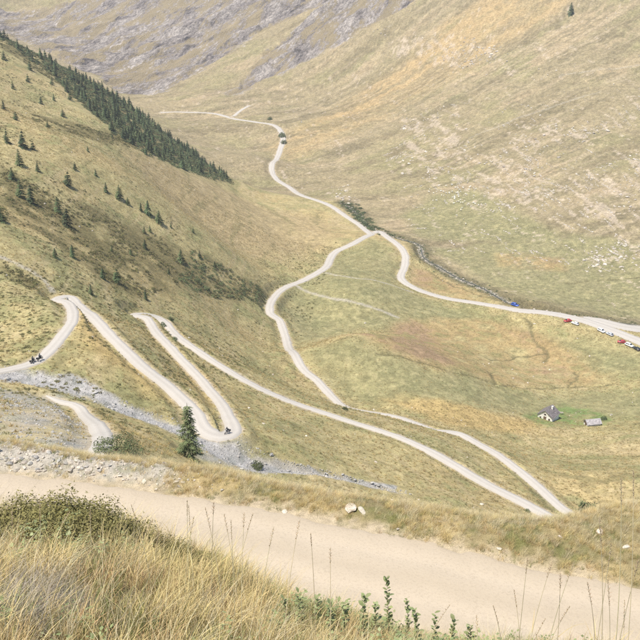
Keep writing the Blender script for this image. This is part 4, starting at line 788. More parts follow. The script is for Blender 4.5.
def spruce_crown(seed):
    """separate boughs in whorls, each a drooping axis hung with narrow sprays"""
    r = np.random.default_rng(seed); V = []; Fq = []
    nb = 150
    for b in range(nb):
        t = (b / nb) ** .9 * .96; h = .03 + .95 * t; a = b * 2.4 + r.normal(0, .5)
        L = (.25 * (1 - t) ** .78 + .012) * r.uniform(.55, 1.22); dr = r.uniform(.15, .6) * (1 - .7 * t)
        d = np.array([math.cos(a), math.sin(a), 0]); s = np.array([-d[1], d[0], 0])
        n = max(3, int(L * 52))
        for j in range(n):
            f = .15 + .85 * (j + r.random()) / n
            p = d * L * f + np.array([0, 0, h - dr * L * f ** 1.3 + .1 * L * f ** 4])
            for sd in (-1, 1):
                sl = (.055 * (1.15 - f) + .016) * r.uniform(.6, 1.3); e = d * sl * .75 + s * sd * sl * .8 + np.array([0, 0, -sl * r.uniform(.1, .9)])
                w = np.cross(e, np.array([r.normal(0, .5), r.normal(0, .5), 1.0])); w *= .0065 / (np.linalg.norm(w) + 1e-9) * r.uniform(.7, 1.5)
                i = len(V); V += [p - w, p + w, p + e + w * .4, p + e - w * .4]; Fq.append([i, i + 1, i + 2, i + 3])
    for a in (0, 1.57):
        i = len(V); e = np.array([math.cos(a), math.sin(a), 0]) * .008
        V += [np.array([0, 0, .9]) - e, np.array([0, 0, .9]) + e, np.array([0, 0, 1.0]) + e * .2, np.array([0, 0, 1.0]) - e * .2]; Fq.append([i, i + 1, i + 2, i + 3])
    return mesh_np('crown', np.array(V), np.array(Fq), smooth=False)

def trunk_mesh(seed, H=1.0, rad=.018):
    r = random.Random(seed); bm = bmesh.new(); rings = []
    n = 7
    for k in range(8):
        t = k / 7; rr = rad * (1 - t) ** .8 + .002 + (.012 if k == 0 else 0)
        ring = [bm.verts.new((math.cos(6.283 * j / n) * rr + .006 * math.sin(t * 4 + seed), math.sin(6.283 * j / n) * rr, t * .97 * H - (.04 if k == 0 else 0))) for j in range(n)]
        rings.append(ring)
    for k in range(7):
        for j in range(n):
            bm.faces.new((rings[k][j], rings[k][(j + 1) % n], rings[k + 1][(j + 1) % n], rings[k + 1][j]))
    # bare limbs under the sprays
    for k in range(14):
        h = .08 + .8 * k / 14; a = k * 2.4; L = .17 * (1 - h) ** .85
        p = Vector((0, 0, h)); e = Vector((math.cos(a) * L, math.sin(a) * L, h - .35 * L)); s = Vector((-math.sin(a), math.cos(a), 0)) * .004
        v = [bm.verts.new(p - s), bm.verts.new(p + s), bm.verts.new(e), bm.verts.new(p + Vector((0, 0, .006)))]
        bm.faces.new((v[0], v[2], v[3])); bm.faces.new((v[1], v[3], v[2])); bm.faces.new((v[0], v[1], v[2]))
    return bm_mesh('trunk', bm, True)

M_bark = mat('bark', (0.13, 0.10, 0.075), var=.3, scale=20, bump=.6, bscale=40)
M_fir = mat('dark_needles', (0.11, 0.145, 0.066), rough=.8, var=.3, scale=6, rnd=.38, translucent=.25)
M_larch = mat('larch_needles', (0.125, 0.155, 0.068), rough=.8, var=.3, scale=6, rnd=.28, translucent=.3)
CROWN_F = [conifer(500 + k, 420, .6, W=.26 + .03 * (k % 3)) for k in range(5)]
CROWN_L = [conifer(600 + k, 300, .65, W=.30 + .04 * (k % 2), droop=.25, base=.1) for k in range(4)]
for m_ in CROWN_F: m_.materials.append(M_fir)
for m_ in CROWN_L: m_.materials.append(M_larch)
TRUNK = [trunk_mesh(k) for k in range(3)]
for m_ in TRUNK: m_.materials.append(M_bark)

def tree(name, x, y, z, h, crown, label, group, cat='tree'):
    t = empty(name, (x, y, z - .05), rng.uniform(0, 6.28), 1.0)
    t.rotation_euler = (rng.uniform(-.05, .05), rng.uniform(-.05, .05), rng.uniform(0, 6.28))
    w = h * rng.uniform(.9, 1.25); t.scale = (w, w, h)
    ob('trunk', TRUNK[rng.randrange(3)], parent=t); ob('crown', crown, parent=t)
    return tag(t, label, cat, group)

fp = sample(FOREST, 560, 21); fp = fp[fp[:, 1] < 800]
dn = fbm(fp[:, 0] / 30, fp[:, 1] / 30, 3, 421); fp = fp[dn > -0.42]; fp = fp[np.random.default_rng(4).permutation(len(fp))[:298]]
fz = Zt(fp[:, 0], fp[:, 1])
for (x, y), z in zip(fp, fz):
    tree('conifer', x, y, z, rng.uniform(3.8, 7.6), CROWN_F[rng.randrange(5)] if rng.random() < .8 else CROWN_L[rng.randrange(4)], 'dark conifer in the dense wood along the top of the hillside', 'conifers of the hillside wood')
tz = Zt([t[0] for t in TREES], [t[1] for t in TREES])
TL = {3: 'big dark conifer with a pale one close behind it on the shrubby hillside', 4: 'pale conifer crowded behind a big dark one on the hillside', 47: 'lone dark conifer high on the mountainside beyond the stream'}
for k, ((x, y, h), z) in enumerate(zip(TREES, tz)):
    dk = k in (3, 1, 23, 9, 47, 17) or k % 3 == 0
    where = 'high on the open hillside just below the wood' if y > 408 else ('on the shrubby band of the hillside' if x > -112 and y > 300 else ('on the hillside close above the hairpin bends' if y < 300 else 'on the steep grass of the upper hillside'))
    size = 'tall' if h > 6.2 else ('short' if h < 4.2 else 'middling')
    tree('hillside_conifer', x, y, z, h, CROWN_F[k % 5] if dk else CROWN_L[k % 4], TL.get(k, '%s %s conifer standing apart %s' % (size, 'dark green' if dk else 'pale green', where)), None if k in TL else 'scattered hillside conifers')
# the spruce behind the verge
sx, sy = SPRUCE; sz = float(Zt([sx], [sy])[0])
cs = spruce_crown(901); cs.materials.append(mat('spruce_needles', (0.15, 0.18, 0.08), rough=.8, var=.35, scale=9, translucent=.25))
t = empty('spruce', (sx, sy, sz - .1)); SPRUCE_H = 58 * math.hypot(sy, sz) / 900 / .935
t.scale = (SPRUCE_H,) * 3
tk = trunk_mesh(9); tk.materials.append(M_bark)
ob('trunk', tk, parent=t); ob('crown', cs, parent=t)
tag(t, 'full green spruce standing by the gully below the hairpin bend', 'tree')

# ---------------------------------------------------------------- bushes and ground shrubs
def bush_mesh(seed, n, leaf, flat=.75, up=.3):
    r = np.random.default_rng(seed)
    d = r.normal(size=(n, 3)); d[:, 2] = np.abs(d[:, 2]); d /= np.linalg.norm(d, axis=1, keepdims=True)
    lump = 1 + .28 * np.sin(d[:, 0] * 5 + seed) * np.cos(d[:, 1] * 4 + seed * 2) + .1 * r.normal(size=n)
    p = d * (r.uniform(.35, 1, n) ** .5 * lump)[:, None] * np.array([1, 1, flat])
    nn = d + r.normal(0, .6, (n, 3)) + np.array([0, 0, up]); nn /= np.linalg.norm(nn, axis=1, keepdims=True)
    a = np.cross(nn, r.normal(size=(n, 3))); a /= np.linalg.norm(a, axis=1, keepdims=True); b = np.cross(nn, a)
    L = leaf * r.uniform(.6, 1.3, (n, 1))
    V = np.stack([p - a * L, p + b * L * .45, p + a * L, p - b * L * .45], 1).reshape(-1, 3)
    return mesh_np('foliage', V, np.arange(n * 4).reshape(n, 4), smooth=False)
def stems_mesh(seed, n, h, spread, rad=.02):
    r = random.Random(seed); bm = bmesh.new()
    for _ in range(n):
        a = r.uniform(0, 6.28); e = Vector((math.cos(a) * spread * r.random(), math.sin(a) * spread * r.random(), h * r.uniform(.6, 1)))
        p = Vector((e.x * .1, e.y * .1, -.05)); s = [Vector((rad, 0, 0)), Vector((-rad * .5, rad * .87, 0)), Vector((-rad * .5, -rad * .87, 0))]
        v = [bm.verts.new(p + q) for q in s]; w = [bm.verts.new(e + q * .3) for q in s]
        for k in range(3): bm.faces.new((v[k], v[(k + 1) % 3], w[(k + 1) % 3], w[k]))
    return bm_mesh('stem', bm)
M_bush = mat('bush_leaves', (0.115, 0.14, 0.06), rough=.8, var=.3, scale=3, rnd=.25, translucent=.25)
M_shrub = mat('heath_shrub', (0.14, 0.13, 0.05), rough=.85, var=.3, scale=3, rnd=.35, translucent=.2)
BL = ['round green bush growing in the stony gully', 'spreading green bush just behind the verge beside the lower road end', 'small bush beside the low stone hut', 'dark bush at the bend where the valley road leaves the hillside', 'dark bush on the upper side of the hairpin road', 'low dark bush on the strip between the two hairpin legs', 'upright dark bush on the strip between the two hairpin legs', 'tiny bush at the edge of the hairpin road near the verge', 'dark bush beside the upper valley road below a taller one', 'dark bush beside the upper valley road bend', 'small dark bush at the upper valley road', 'upright green bush rising behind the grassy verge near the road ends']
bz = Zt([b[0] for b in BUSHES], [b[1] for b in BUSHES])
for k, ((x, y, h), z) in enumerate(zip(BUSHES, bz)):
    t = empty('bush', (x, y, z)); w = h * (1.3 if k == 1 else .62); t.scale = (w, w, h * .95)
    fm = bush_mesh(700 + k, 1700 if k == 1 else 420, .055 if k == 1 else .13); fm.materials.append(M_bush); sm = stems_mesh(k, 9, .7, .5); sm.materials.append(M_bark)
    ob('foliage', fm, parent=t); ob('stem', sm, parent=t); tag(t, BL[k], 'bush')
sp = [proto('shrub_proto', bush_mesh(720 + k, 70, .26, .6), M_shrub) for k in range(4)]
gp = [proto('bush_proto', bush_mesh(730 + k, 80, .24, .8), M_bush) for k in range(3)]
def shrub_stuff(name, xy, h, protos, label, seed):
    r = np.random.default_rng(seed); n = len(xy); z = Zt(xy[:, 0], xy[:, 1])
    rot = np.c_[r.normal(0, .1, n), r.normal(0, .1, n), r.uniform(0, 6.28, n)]
    scl = h[:, None] * np.c_[r.uniform(.8, 1.6, n), r.uniform(.8, 1.6, n), r.uniform(.6, 1.0, n)]
    scatter(name, np.c_[xy, z - .05 * h], rot, scl, r.integers(0, len(protos), n), protos, label)
q = sample(SHRUB, 12000, 31); q = q[(fbm(q[:, 0] / 9, q[:, 1] / 9, 3, 431) > -.15) & (q[:, 1] < 800)]; q = q[road_clear(q[:, 0], q[:, 1], .8)]
shrub_stuff('heath_shrubs', q, nrg.uniform(.3, .95, len(q)), sp, 'low olive heath shrubs in bands across the hillside', 32)
x_ = nrg.uniform(-260, 30, 34000); y_ = nrg.uniform(165, 640, 34000)
k_ = (np.abs(x_) < y_ * .42) & (x_ < -20 + (y_ - 300) * .12) & (poly_mask(x_, y_, TAN, 30) < nrg.random(len(x_)) * .6 + .05) & (fbm(x_ / 14, y_ / 14, 4, 433) + .5 * fbm(x_ / 90, y_ / 90, 2, 434) + .25 * sstep(420, 250, y_) > .2) & road_clear(x_, y_, .8)
shrub_stuff('dwarf_shrubs', np.c_[x_[k_], y_[k_]], nrg.uniform(.18, .6, k_.sum()), sp, 'scattered olive dwarf shrubs on the grassy hillside', 33)
q = sample([FOREST[0]], 3800, 35); q = q[q[:, 1] < 800]
shrub_stuff('wood_understorey', q, nrg.uniform(.6, 1.7, len(q)), gp, 'dark green understorey of the hillside wood', 36)
sl = STREAML[nrg.integers(0, len(STREAML), 900)]; x_ = sl[:, 0] + nrg.normal(0, 3, 900); y_ = sl[:, 1] - 2 + nrg.normal(0, 4.5, 900)
k_ = road_clear(x_, y_, 1.2)
shrub_stuff('stream_shrubs', np.c_[x_[k_], y_[k_]], np.where(sl[k_, 1] > 600, nrg.uniform(.7, 1.7, k_.sum()), nrg.uniform(.25, .7, k_.sum())), gp, 'dark shrubs along the bank of the stream', 37)
q = np.array([(-31 + 7 * nrg.random() + k * .0, 0) for k in range(1)])
b_ = sample([SHRUB[0]], 900, 38); b_ = b_[(b_[:, 0] > -62) & (b_[:, 1] > 365)]; b_ = b_[road_clear(b_[:, 0], b_[:, 1], 1.5)]
shrub_stuff('alder_scrub', b_, nrg.uniform(.5, 1.3, len(b_)), gp, 'dark green scrub at the foot of the hillside above the valley road', 39)

# ---------------------------------------------------------------- grass
def grass_mesh(seed, n, hmin, hmax, spread, lean, width, bias=(0.0, 0.0), segs=3):
    r = np.random.default_rng(seed); V = []; F = []
    for _ in range(n):
        a = r.uniform(0, 6.283); rr = spread * math.sqrt(r.random()); bx, by = math.cos(a) * rr, math.sin(a) * rr
        h = r.uniform(hmin, hmax); la = a + r.normal(0, .9); lm = lean * r.uniform(.3, 1.3) * h
        dx, dy = math.cos(la) * lm + bias[0] * h * r.uniform(.4, 1.2), math.sin(la) * lm + bias[1] * h
        wa = r.uniform(0, 3.14); wx, wy = math.cos(wa) * width, math.sin(wa) * width
        i = len(V)
        for s in range(segs + 1):
            t = s / segs; k = (1 - t) ** .7 if s < segs else .06
            cx, cy, cz = bx + dx * t ** 1.9, by + dy * t ** 1.9, h * (t - .22 * (lean + abs(bias[0])) * t * t) - .02
            V += [(cx - wx * k, cy - wy * k, cz), (cx + wx * k, cy + wy * k, cz)]
        for s in range(segs):
            F.append((i + 2 * s, i + 2 * s + 1, i + 2 * s + 3, i + 2 * s + 2))
    return mesh_np('tuft', np.array(V), np.array(F), smooth=True)
M_gy = mat('dry_grass', (0.64, 0.52, 0.26), rough=.7, var=.2, scale=8, rnd=.22, translucent=.35)
M_gs = mat('straw_grass', (0.70, 0.62, 0.41), rough=.7, var=.2, scale=8, rnd=.2, translucent=.35)
M_gg = mat('green_grass', (0.27, 0.28, 0.11), rough=.75, var=.2, scale=8, rnd=.3, translucent=.35)
M_go = mat('orange_grass', (0.50, 0.36, 0.19), rough=.7, var=.2, scale=8, rnd=.25, translucent=.35)
NP = []
for k in range(3): NP.append(proto('tuft_proto', grass_mesh(800 + k, 42, .16, .40, .09, .55, .0028, (.25, .0)), M_gy))
for k in range(2): NP.append(proto('tuft_proto', grass_mesh(810 + k, 30, .20, .48, .09, .5, .0025, (.3, .05)), M_gs))
for k in range(2): NP.append(proto('tuft_proto', grass_mesh(820 + k, 40, .08, .24, .09, .5, .0032, (.1, 0)), M_gg))
for k in range(2): NP.append(proto('tuft_proto', grass_mesh(830 + k, 40, .10, .28, .10, .6, .0028, (.2, 0)), M_go))

def lay_grass(name, x, y, smin_, smax_, weights, label, seed, protos=NP):
    r = np.random.default_rng(seed); n = len(x); z = Zt(x, y)
    rot = np.c_[r.normal(0, .12, n), r.normal(0, .12, n), r.normal(0, .75, n)]
    s = r.uniform(smin_, smax_, n); scl = np.c_[s * r.uniform(.8, 1.3, n), s * r.uniform(.8, 1.3, n), s]
    w = np.asarray(weights, float); w = w / w.sum(-1, keepdims=True)
    cum = np.cumsum(w, -1); u = r.random(n)[:, None]
    pick = np.minimum((u > cum).sum(1), len(protos) - 1)
    scatter(name, np.c_[x, y, z], rot, scl, pick, protos, label)

# the camera's own bank
n = 15000
x = nrg.uniform(-5.5, 5.2, n); y = nrg.uniform(2.2, 14, n)
yv_, yf_, yn_, yc_, zc_ = near_edges(x)
k_ = (y < yn_ - .3) & (np.abs(x) < y * .55 + .8) & (np.hypot(x, y) > 2.6)
# thinner past the crest
k_ &= (y < yc_ + .8) | (nrg.random(n) < .45)
for sx_, sy_, sh_ in SHRUBS_NEAR: k_ &= (np.hypot(x - sx_, y - sy_) > sh_ * .75) & ~((np.abs(x - sx_) < sh_ * .7) & (y > sy_ - .55) & (y < sy_) & (nrg.random(n) < .85))
k_ &= ~((x > -.2) & (y > 4.6) & (nrg.random(n) < .2))
x, y = x[k_], y[k_]; yc_ = yc_[k_]
f = fbm(x / .9, y / .9, 3, 441); gleft = sstep(1.2, -1.6, x)
wt = np.stack([(.55 + f) * gleft + .12] * 3 + [.32 * gleft + .12 + f * 0] * 2 + [.55 + .8 * (1 - gleft) - .9 * f] * 2 + [.22 + .3 * np.abs(f)] * 2, -1)
lay_grass('bank_grass', x, y, .55, np.where(x > -.3, .95, 1.2), np.clip(wt, .02, 9), 'dry golden grass with green blades on the bank above the dirt road', 51)
# far verge
n = 12000
x = nrg.uniform(-15, 13, n); yv_, yf_, yn_, yc_, zc_ = near_edges(x)
y = yf_ + .06 + nrg.random(n) * (yv_ - yf_ + 2.2)
f = fbm(x / 1.4, y / 1.4, 3, 443); e = (y - yf_) / (yv_ - yf_)
pr = np.clip(.35 + .9 * f + .5 * e, .05, 1) * (1 - .84 * sstep(-3.6, -6.0, x + .8 * f) * sstep(1.05, .75, e))
k_ = nrg.random(n) < pr; x, y, f, e = x[k_], y[k_], f[k_], e[k_]
wt = np.stack([.3 + .4 * e] * 3 + [.5 + .6 * e] * 2 + [.65 - .4 * e - .4 * f] * 2 + [.12 + .12 * e] * 2, -1)
sc_ = .55
lay_grass('verge_grass', x, y, .4, .85, np.clip(wt, .02, 9), 'tufty dry grass on the far verge of the dirt road', 52)
# tussocks over the middle distance
M_t1 = mat('tussock_dry', (0.42, 0.33, 0.155), rough=.85, rnd=.25, translucent=.25)
M_t2 = mat('tussock_olive', (0.26, 0.235, 0.105), rough=.85, rnd=.3, translucent=.25)
TP = [proto('tussock_proto', grass_mesh(850 + k, 16, .25, .5, .22, .7, .035, (0, 0), 2), M_t1) for k in range(3)] + [proto('tussock_proto', grass_mesh(860 + k, 16, .2, .42, .24, .8, .04, (0, 0), 2), M_t2) for k in range(3)]
n = 80000
y = np.sqrt(nrg.uniform(44 ** 2, 560 ** 2, n)); x = nrg.uniform(-1, 1, n) * (y * .42 + 5)
f = fbm(x / 9, y / 9, 4, 103); g = poly_mask(x, y, GREEN + BOG + SCREE, 10)
dg = line_dist(x, y, GULLYL, 10)[0]
k_ = road_clear(x, y, .35) & (nrg.random(n) < (1 - .8 * g)) & (dg > 3.5) & (y < np.interp(x, DIVX, DIVY) - 10)
x, y, f = x[k_], y[k_], f[k_]
wt = np.stack([.5 - .5 * f] * 3 + [.35 + .6 * f] * 3, -1)
lay_grass('tussock_grass', x, y, .6, 1.25, np.clip(wt, .02, 9), 'dry and olive grass tussocks over the slopes below the dirt road', 53, TP)

# single tall stalks in front of the road
M_head = mat('seed_head', (0.34, 0.235, 0.15), rough=.8, var=.25, scale=60, translucent=.2)
def stalk(k, bx, by, tx, ty, tz):
    bz = float(Zt([bx], [by])[0]); r = random.Random(900 + k)
    h = tz - bz
    t = empty('grass_stalk', (bx, by, bz - .02))
    n = 9; V = []; F = []
    def pos(s): return np.array([(tx - bx) * s ** 2.0, (ty - by) * s ** 2.0, (h + .02) * s])
    rad = .0027
    for i in range(n + 1):
        c = pos(i / n)
        for j in range(4): V.append(c + np.array([math.cos(j * 1.571) * rad, math.sin(j * 1.571) * rad, 0]) * (1 - .5 * i / n))
    for i in range(n):
        for j in range(4): F.append((i * 4 + j, i * 4 + (j + 1) % 4, i * 4 + 4 + (j + 1) % 4, i * 4 + 4 + j))
    ob('stem', mesh_np('stem', np.array(V), np.array(F)), M_gs, t)
    # head: many small spikelets along the top
    V = []; F = []; hl = r.uniform(.09, .16); s0 = max(0, 1 - hl / max(h, .2)); ns = 26
    slim = r.random() < .5
    for i in range(ns):
        s = s0 + (1 - s0) * i / ns; c = pos(s); a = i * 2.4; o = .003 + (.004 if slim else .013) * math.sin(3.14 * (i + 1) / (ns + 1)) * r.uniform(.5, 1.2)
        d = np.array([math.cos(a), math.sin(a), 0]); u = np.array([0, 0, 1.0]) * r.uniform(.008, .014) + d * o; w = np.array([-d[1], d[0], 0]) * .0022
        b = len(V); V += [c, c + u * .5 + w, c + u * 1.25, c + u * .5 - w]; F.append((b, b + 1, b + 2, b + 3))
    ob('seed_head', mesh_np('seed_head', np.array(V), np.array(F), False), M_head, t)
    # one or two narrow leaves
    for q in range(2):
        s = r.uniform(.15, .5); c = pos(s); a = r.uniform(0, 6.28); L = r.uniform(.12, .28); V = []; F = []
        for i in range(5):
            tt = i / 4; w = .0028 * (1 - tt) + .0003; p = c + np.array([math.cos(a) * L * tt * .7, math.sin(a) * L * tt * .7, L * (tt - .6 * tt * tt)])
            V += [p + np.array([-math.sin(a), math.cos(a), 0]) * w, p - np.array([-math.sin(a), math.cos(a), 0]) * w]
        for i in range(4): F.append((2 * i, 2 * i + 1, 2 * i + 3, 2 * i + 2))
        ob('leaf', mesh_np('leaf', np.array(V), np.array(F)), M_gy, t)
    far = tx < 1.2
    if h > 1.05: tag(t, 'tallest pale grass stalk rising past the far verge', 'grass stalk', 'tallest grass stalks')
    else: tag(t, 'thin dry grass stalk with seed head standing against the dirt road', 'grass stalk', 'grass stalks against the road')
for k, s_ in enumerate(STALKS):
    stalk(k, *s_)

# leafy green shoots at the foot of the picture
def leaf_mesh(L, W):
    V = [(0, 0, 0)]; F = []
    out = [(0, 0, 0), (.25, .38, .02), (.55, .5, .03), (.85, .3, .0), (1, 0, -.05)]
    V = []
    for t, w, z in out: V += [(t * L, w * W, z * L + .06 * L * w), (t * L, 0, z * L), (t * L, -w * W, z * L + .06 * L * w)]
    for i in range(len(out) - 1):
        b = 3 * i; F += [(b, b + 1, b + 4, b + 3), (b + 1, b + 2, b + 5, b + 4)]
    return mesh_np('leaf', np.array(V), np.array(F))
M_leaf = mat('willow_leaf', (0.25, 0.285, 0.125), rough=.55, var=.15, scale=30, rnd=.25, translucent=.3, spec=.4)
M_stem = mat('green_stem', (0.20, 0.15, 0.07), rough=.7)
LEAF = [leaf_mesh(.040, .024), leaf_mesh(.034, .019), leaf_mesh(.028, .017)]
for m_ in LEAF: m_.materials.append(M_leaf)
SHL = {0: 'tallest leafy green shoot standing against the dirt road'}
for k, (bx, by, h) in enumerate(SHOOTS):
    r = random.Random(950 + k); bz = float(Zt([bx], [by])[0])
    h = min(h, .62) * 1.12
    t = empty('leafy_shoot', (bx, by, bz)); n = 8; V = []; F = []; lx, ly = r.uniform(-.08, .08), r.uniform(-.05, .05)
    for i in range(n + 1):
        s = i / n
        for j in range(4): V.append((lx * s * s * h + math.cos(j * 1.571) * .003 * (1.1 - s), ly * s * s * h + math.sin(j * 1.571) * .003 * (1.1 - s), h * s - .02))
    for i in range(n):
        for j in range(4): F.append((i * 4 + j, i * 4 + (j + 1) % 4, i * 4 + 4 + (j + 1) % 4, i * 4 + 4 + j))
    ob('stem', mesh_np('stem', np.array(V), np.array(F)), M_stem, t)
    nl = int(14 + 38 * h)
    for i in range(nl):
        s = .12 + .86 * (i + r.random() * .6) / nl; a = i * 2.4 + r.uniform(-.4, .4)
        l = ob('leaf', LEAF[min(2, r.randrange(3))], parent=t); l.location = (lx * s * s * h, ly * s * s * h, h * s)
        g = (1.75 - .6 * s) * r.uniform(.8, 1.25); l.scale = (g, g, g); l.rotation_euler = (r.uniform(-.4, .4), -r.uniform(.1, .95), a)
    tag(t, SHL.get(k, 'short leafy green shoot among the bank grass beside the tallest one'), 'plant', None if k in SHL else 'short leafy shoots')
hb = []
for k in range(4):
    r = np.random.default_rng(970 + k); V = []; F = []
    for i in range(34):
        a = r.uniform(0, 6.28); h = r.uniform(.03, .2); rr = r.uniform(0, .09); L = r.uniform(.018, .036); e = r.uniform(-.2, .8)
        c = np.array([math.cos(a * 1.7) * rr, math.sin(a * 1.7) * rr, h]); d = np.array([math.cos(a) * math.cos(e), math.sin(a) * math.cos(e), math.sin(e)]); s = np.array([-math.sin(a), math.cos(a), 0]) * L * .32
        b = len(V); V += [c, c + d * L * .5 + s, c + d * L, c + d * L * .5 - s]; F.append((b, b + 1, b + 2, b + 3))
    hb.append(proto('herb_proto', mesh_np('herb', np.array(V), np.array(F), False), M_leaf))
n = 1500; x = nrg.uniform(-3.2, 3.4, n); y = nrg.uniform(2.6, 7.2, n); yv_, yf_, yn_, yc_, zc_ = near_edges(x)
k_ = (y < yc_ + .5) & (nrg.random(n) < np.clip(.10 + .6 * sstep(-1.6, .6, x) + .9 * fbm(x, y, 2, 447), 0, 1)); x, y = x[k_], y[k_]
lay_grass('bank_herbs', x, y, .6, 1.15, np.ones((len(x), 4)), 'small leafy green herbs among the bank grass', 54, hb)

# olive dwarf shrubs on the brow of the bank, dead grey shrubs below them
M_jun = mat('juniper', (0.20, 0.18, 0.065), rough=.75, var=.35, scale=14, translucent=.2)
for k, (x, y, h) in enumerate(SHRUBS_NEAR):
    z = float(Zt([x], [y])[0]); t = empty('dwarf_shrub', (x, y, z - .03)); t.scale = (h * 1.05, h * .95, h * .95)
    fm = bush_mesh(1000 + k, 4600, .038, .85, .5); fm.materials.append(M_jun); sm = stems_mesh(1000 + k, 24, .75, .7, .012); sm.materials.append(M_bark)
    ob('foliage', fm, parent=t); ob('stem', sm, parent=t)
    tag(t, 'low olive green dwarf shrub on the grassy brow above the dirt road', 'shrub', 'dwarf shrubs on the brow')
M_dead = mat('dead_twigs', (0.30, 0.265, 0.22), rough=.9, var=.3, scale=12)
for k, (x, y, h) in enumerate(DEAD):
    z = float(Zt([x], [y])[0]); me = grass_mesh(1020 + k, 520, .12, .42, .30, .8, .0022, (.15, 0), 3)
    t = ob('dead_shrub', me, M_dead); t.location = (x, y, z - .02); t.scale = (h * 2.4,) * 3
    tag(t, 'matted grey dead shrub in the dry grass of the bank', 'shrub', 'dead shrubs on the bank')

# ---------------------------------------------------------------- stone huts
def slab(bm, pts, th):
    """prism from a planar polygon, thickened downwards along its normal"""
    p = [Vector(q) for q in pts]; nrm = (p[1] - p[0]).cross(p[2] - p[0]).normalized()
    a = [bm.verts.new(q) for q in p]; b = [bm.verts.new(q - nrm * th) for q in p]
    bm.faces.new(a); bm.faces.new(b[::-1])
    for k in range(len(p)): bm.faces.new((a[k], b[k], b[(k + 1) % len(p)], a[(k + 1) % len(p)]))
def box(bm, x0, x1, y0, y1, z0, z1):
    v = [bm.verts.new(q) for q in ((x0, y0, z0), (x1, y0, z0), (x1, y1, z0), (x0, y1, z0), (x0, y0, z1), (x1, y0, z1), (x1, y1, z1), (x0, y1, z1))]
    for f in ((0, 3, 2, 1), (4, 5, 6, 7), (0, 1, 5, 4), (1, 2, 6, 5), (2, 3, 7, 6), (3, 0, 4, 7)): bm.faces.new([v[i] for i in f])
M_wall = mat('whitewashed_stone', (0.72, 0.69, 0.63), rough=.9, var=.25, scale=1.6, bump=.8, bscale=3)
M_slate = mat('slate_roof', (0.155, 0.135, 0.13), rough=.75, var=.35, scale=1.4, bump=.8, bscale=4)
M_slate2 = mat('pale_slate_roof', (0.33, 0.305, 0.30), rough=.75, var=.3, scale=1.4, bump=.8, bscale=4)
M_wood = mat('old_wood', (0.16, 0.11, 0.07), rough=.8, var=.3, scale=6)
M_pane = mat('dark_pane', (0.03, 0.035, 0.04), rough=.1, spec=.5)
def hut(x, y, rz, W, L, hw, hr, roofm, label, chimney):
    z = float(Zt([x], [y])[0]); t = empty('stone_house', (x, y, z - .15), rz)
    bm = bmesh.new()          # walls with gables: a solid pentagon prism
    prof = [(-W / 2, -.6), (W / 2, -.6), (W / 2, hw), (0, hr - .12), (-W / 2, hw)]
    a = [bm.verts.new((p, -L / 2, q)) for p, q in prof]; b = [bm.verts.new((p, L / 2, q)) for p, q in prof]
    bm.faces.new(a); bm.faces.new(b[::-1])
    for k in range(5): bm.faces.new((a[k], b[k], b[(k + 1) % 5], a[(k + 1) % 5]))
    bmesh.ops.recalc_face_normals(bm, faces=bm.faces)
    ob('wall', bm_mesh('wall', bm), M_wall, t)
    ov = .45; sl = (hr - hw) / (W / 2); roofs = []
    for s in (-1, 1):
        # courses of slates, each course lapping over the one below
        bm = bmesh.new(); nc = 7
        for c in range(nc):
            u0 = c / nc; u1 = (c + 1.18) / nc
            xa, xb = s * (W / 2 + ov) * (1 - u0), s * (W / 2 + ov) * max(0, 1 - u1)
            za, zb = hr - sl * abs(xa) + .10, hr - sl * abs(xb) + .06
            k = 0; yy = -L / 2 - ov
            while yy < L / 2 + ov - .01:
                y2 = min(L / 2 + ov, yy + rng.uniform(.55, .95)); j = rng.uniform(0, .03)
                pts = [(xa, yy, za + j), (xa, y2, za + j), (xb, y2, zb + j), (xb, yy, zb + j)]
                slab(bm, pts if s < 0 else pts[::-1], .06 * (-1 if False else 1)); yy = y2 + .004
        bmesh.ops.recalc_face_normals(bm, faces=bm.faces)
        roofs.append(ob('roof', bm_mesh('roof', bm), roofm, t))
    if chimney:
        bm = bmesh.new(); box(bm, .7, 1.25, L * .12, L * .12 + .6, hr - 1.1, hr + .55); box(bm, .62, 1.33, L * .12 - .08, L * .12 + .68, hr + .553, hr + .64)
        ob('chimney', bm_mesh('chimney', bm), M_wall, roofs[1])
    def opening(nm, x0, z0, w, h, m):
        bm = bmesh.new(); box(bm, x0 - w / 2, x0 + w / 2, -L / 2 - .05, -L / 2 + .04, z0, z0 + h); o = ob(nm, bm_mesh(nm, bm), m, t)
        bm = bmesh.new()
        for q in ((x0 - w / 2 - .12, x0 - w / 2 - .003, z0, z0 + h), (x0 + w / 2 + .003, x0 + w / 2 + .12, z0, z0 + h), (x0 - w / 2 - .12, x0 + w / 2 + .12, z0 + h + .003, z0 + h + .14)):
            box(bm, q[0], q[1], -L / 2 - .08, -L / 2 + .03, q[2], q[3])
        ob('frame', bm_mesh('frame', bm), M_wood, o)
    opening('door', 0, .15, .95, 1.85, M_wood); opening('window', -W * .3, .95, .5, .55, M_pane); opening('window', W * .3, .95, .5, .55, M_pane)
    if chimney: opening('window', 0, hw + .35, .6, .6, M_pane)
    return tag(t, label, 'house')
hx, hy = HOUSES[0]; hut(hx, hy, R(-38), 6.4, 6.6, 2.3, 4.7, M_slate, 'white-walled stone house with dark slate roof on the green patch', True)
hx2, hy2 = HOUSES[1]; hut(hx2, hy2, R(-78), 3.4, 5.6, 1.5, 2.7, M_slate2, 'low stone hut with pale grey roof beside a small bush', False)
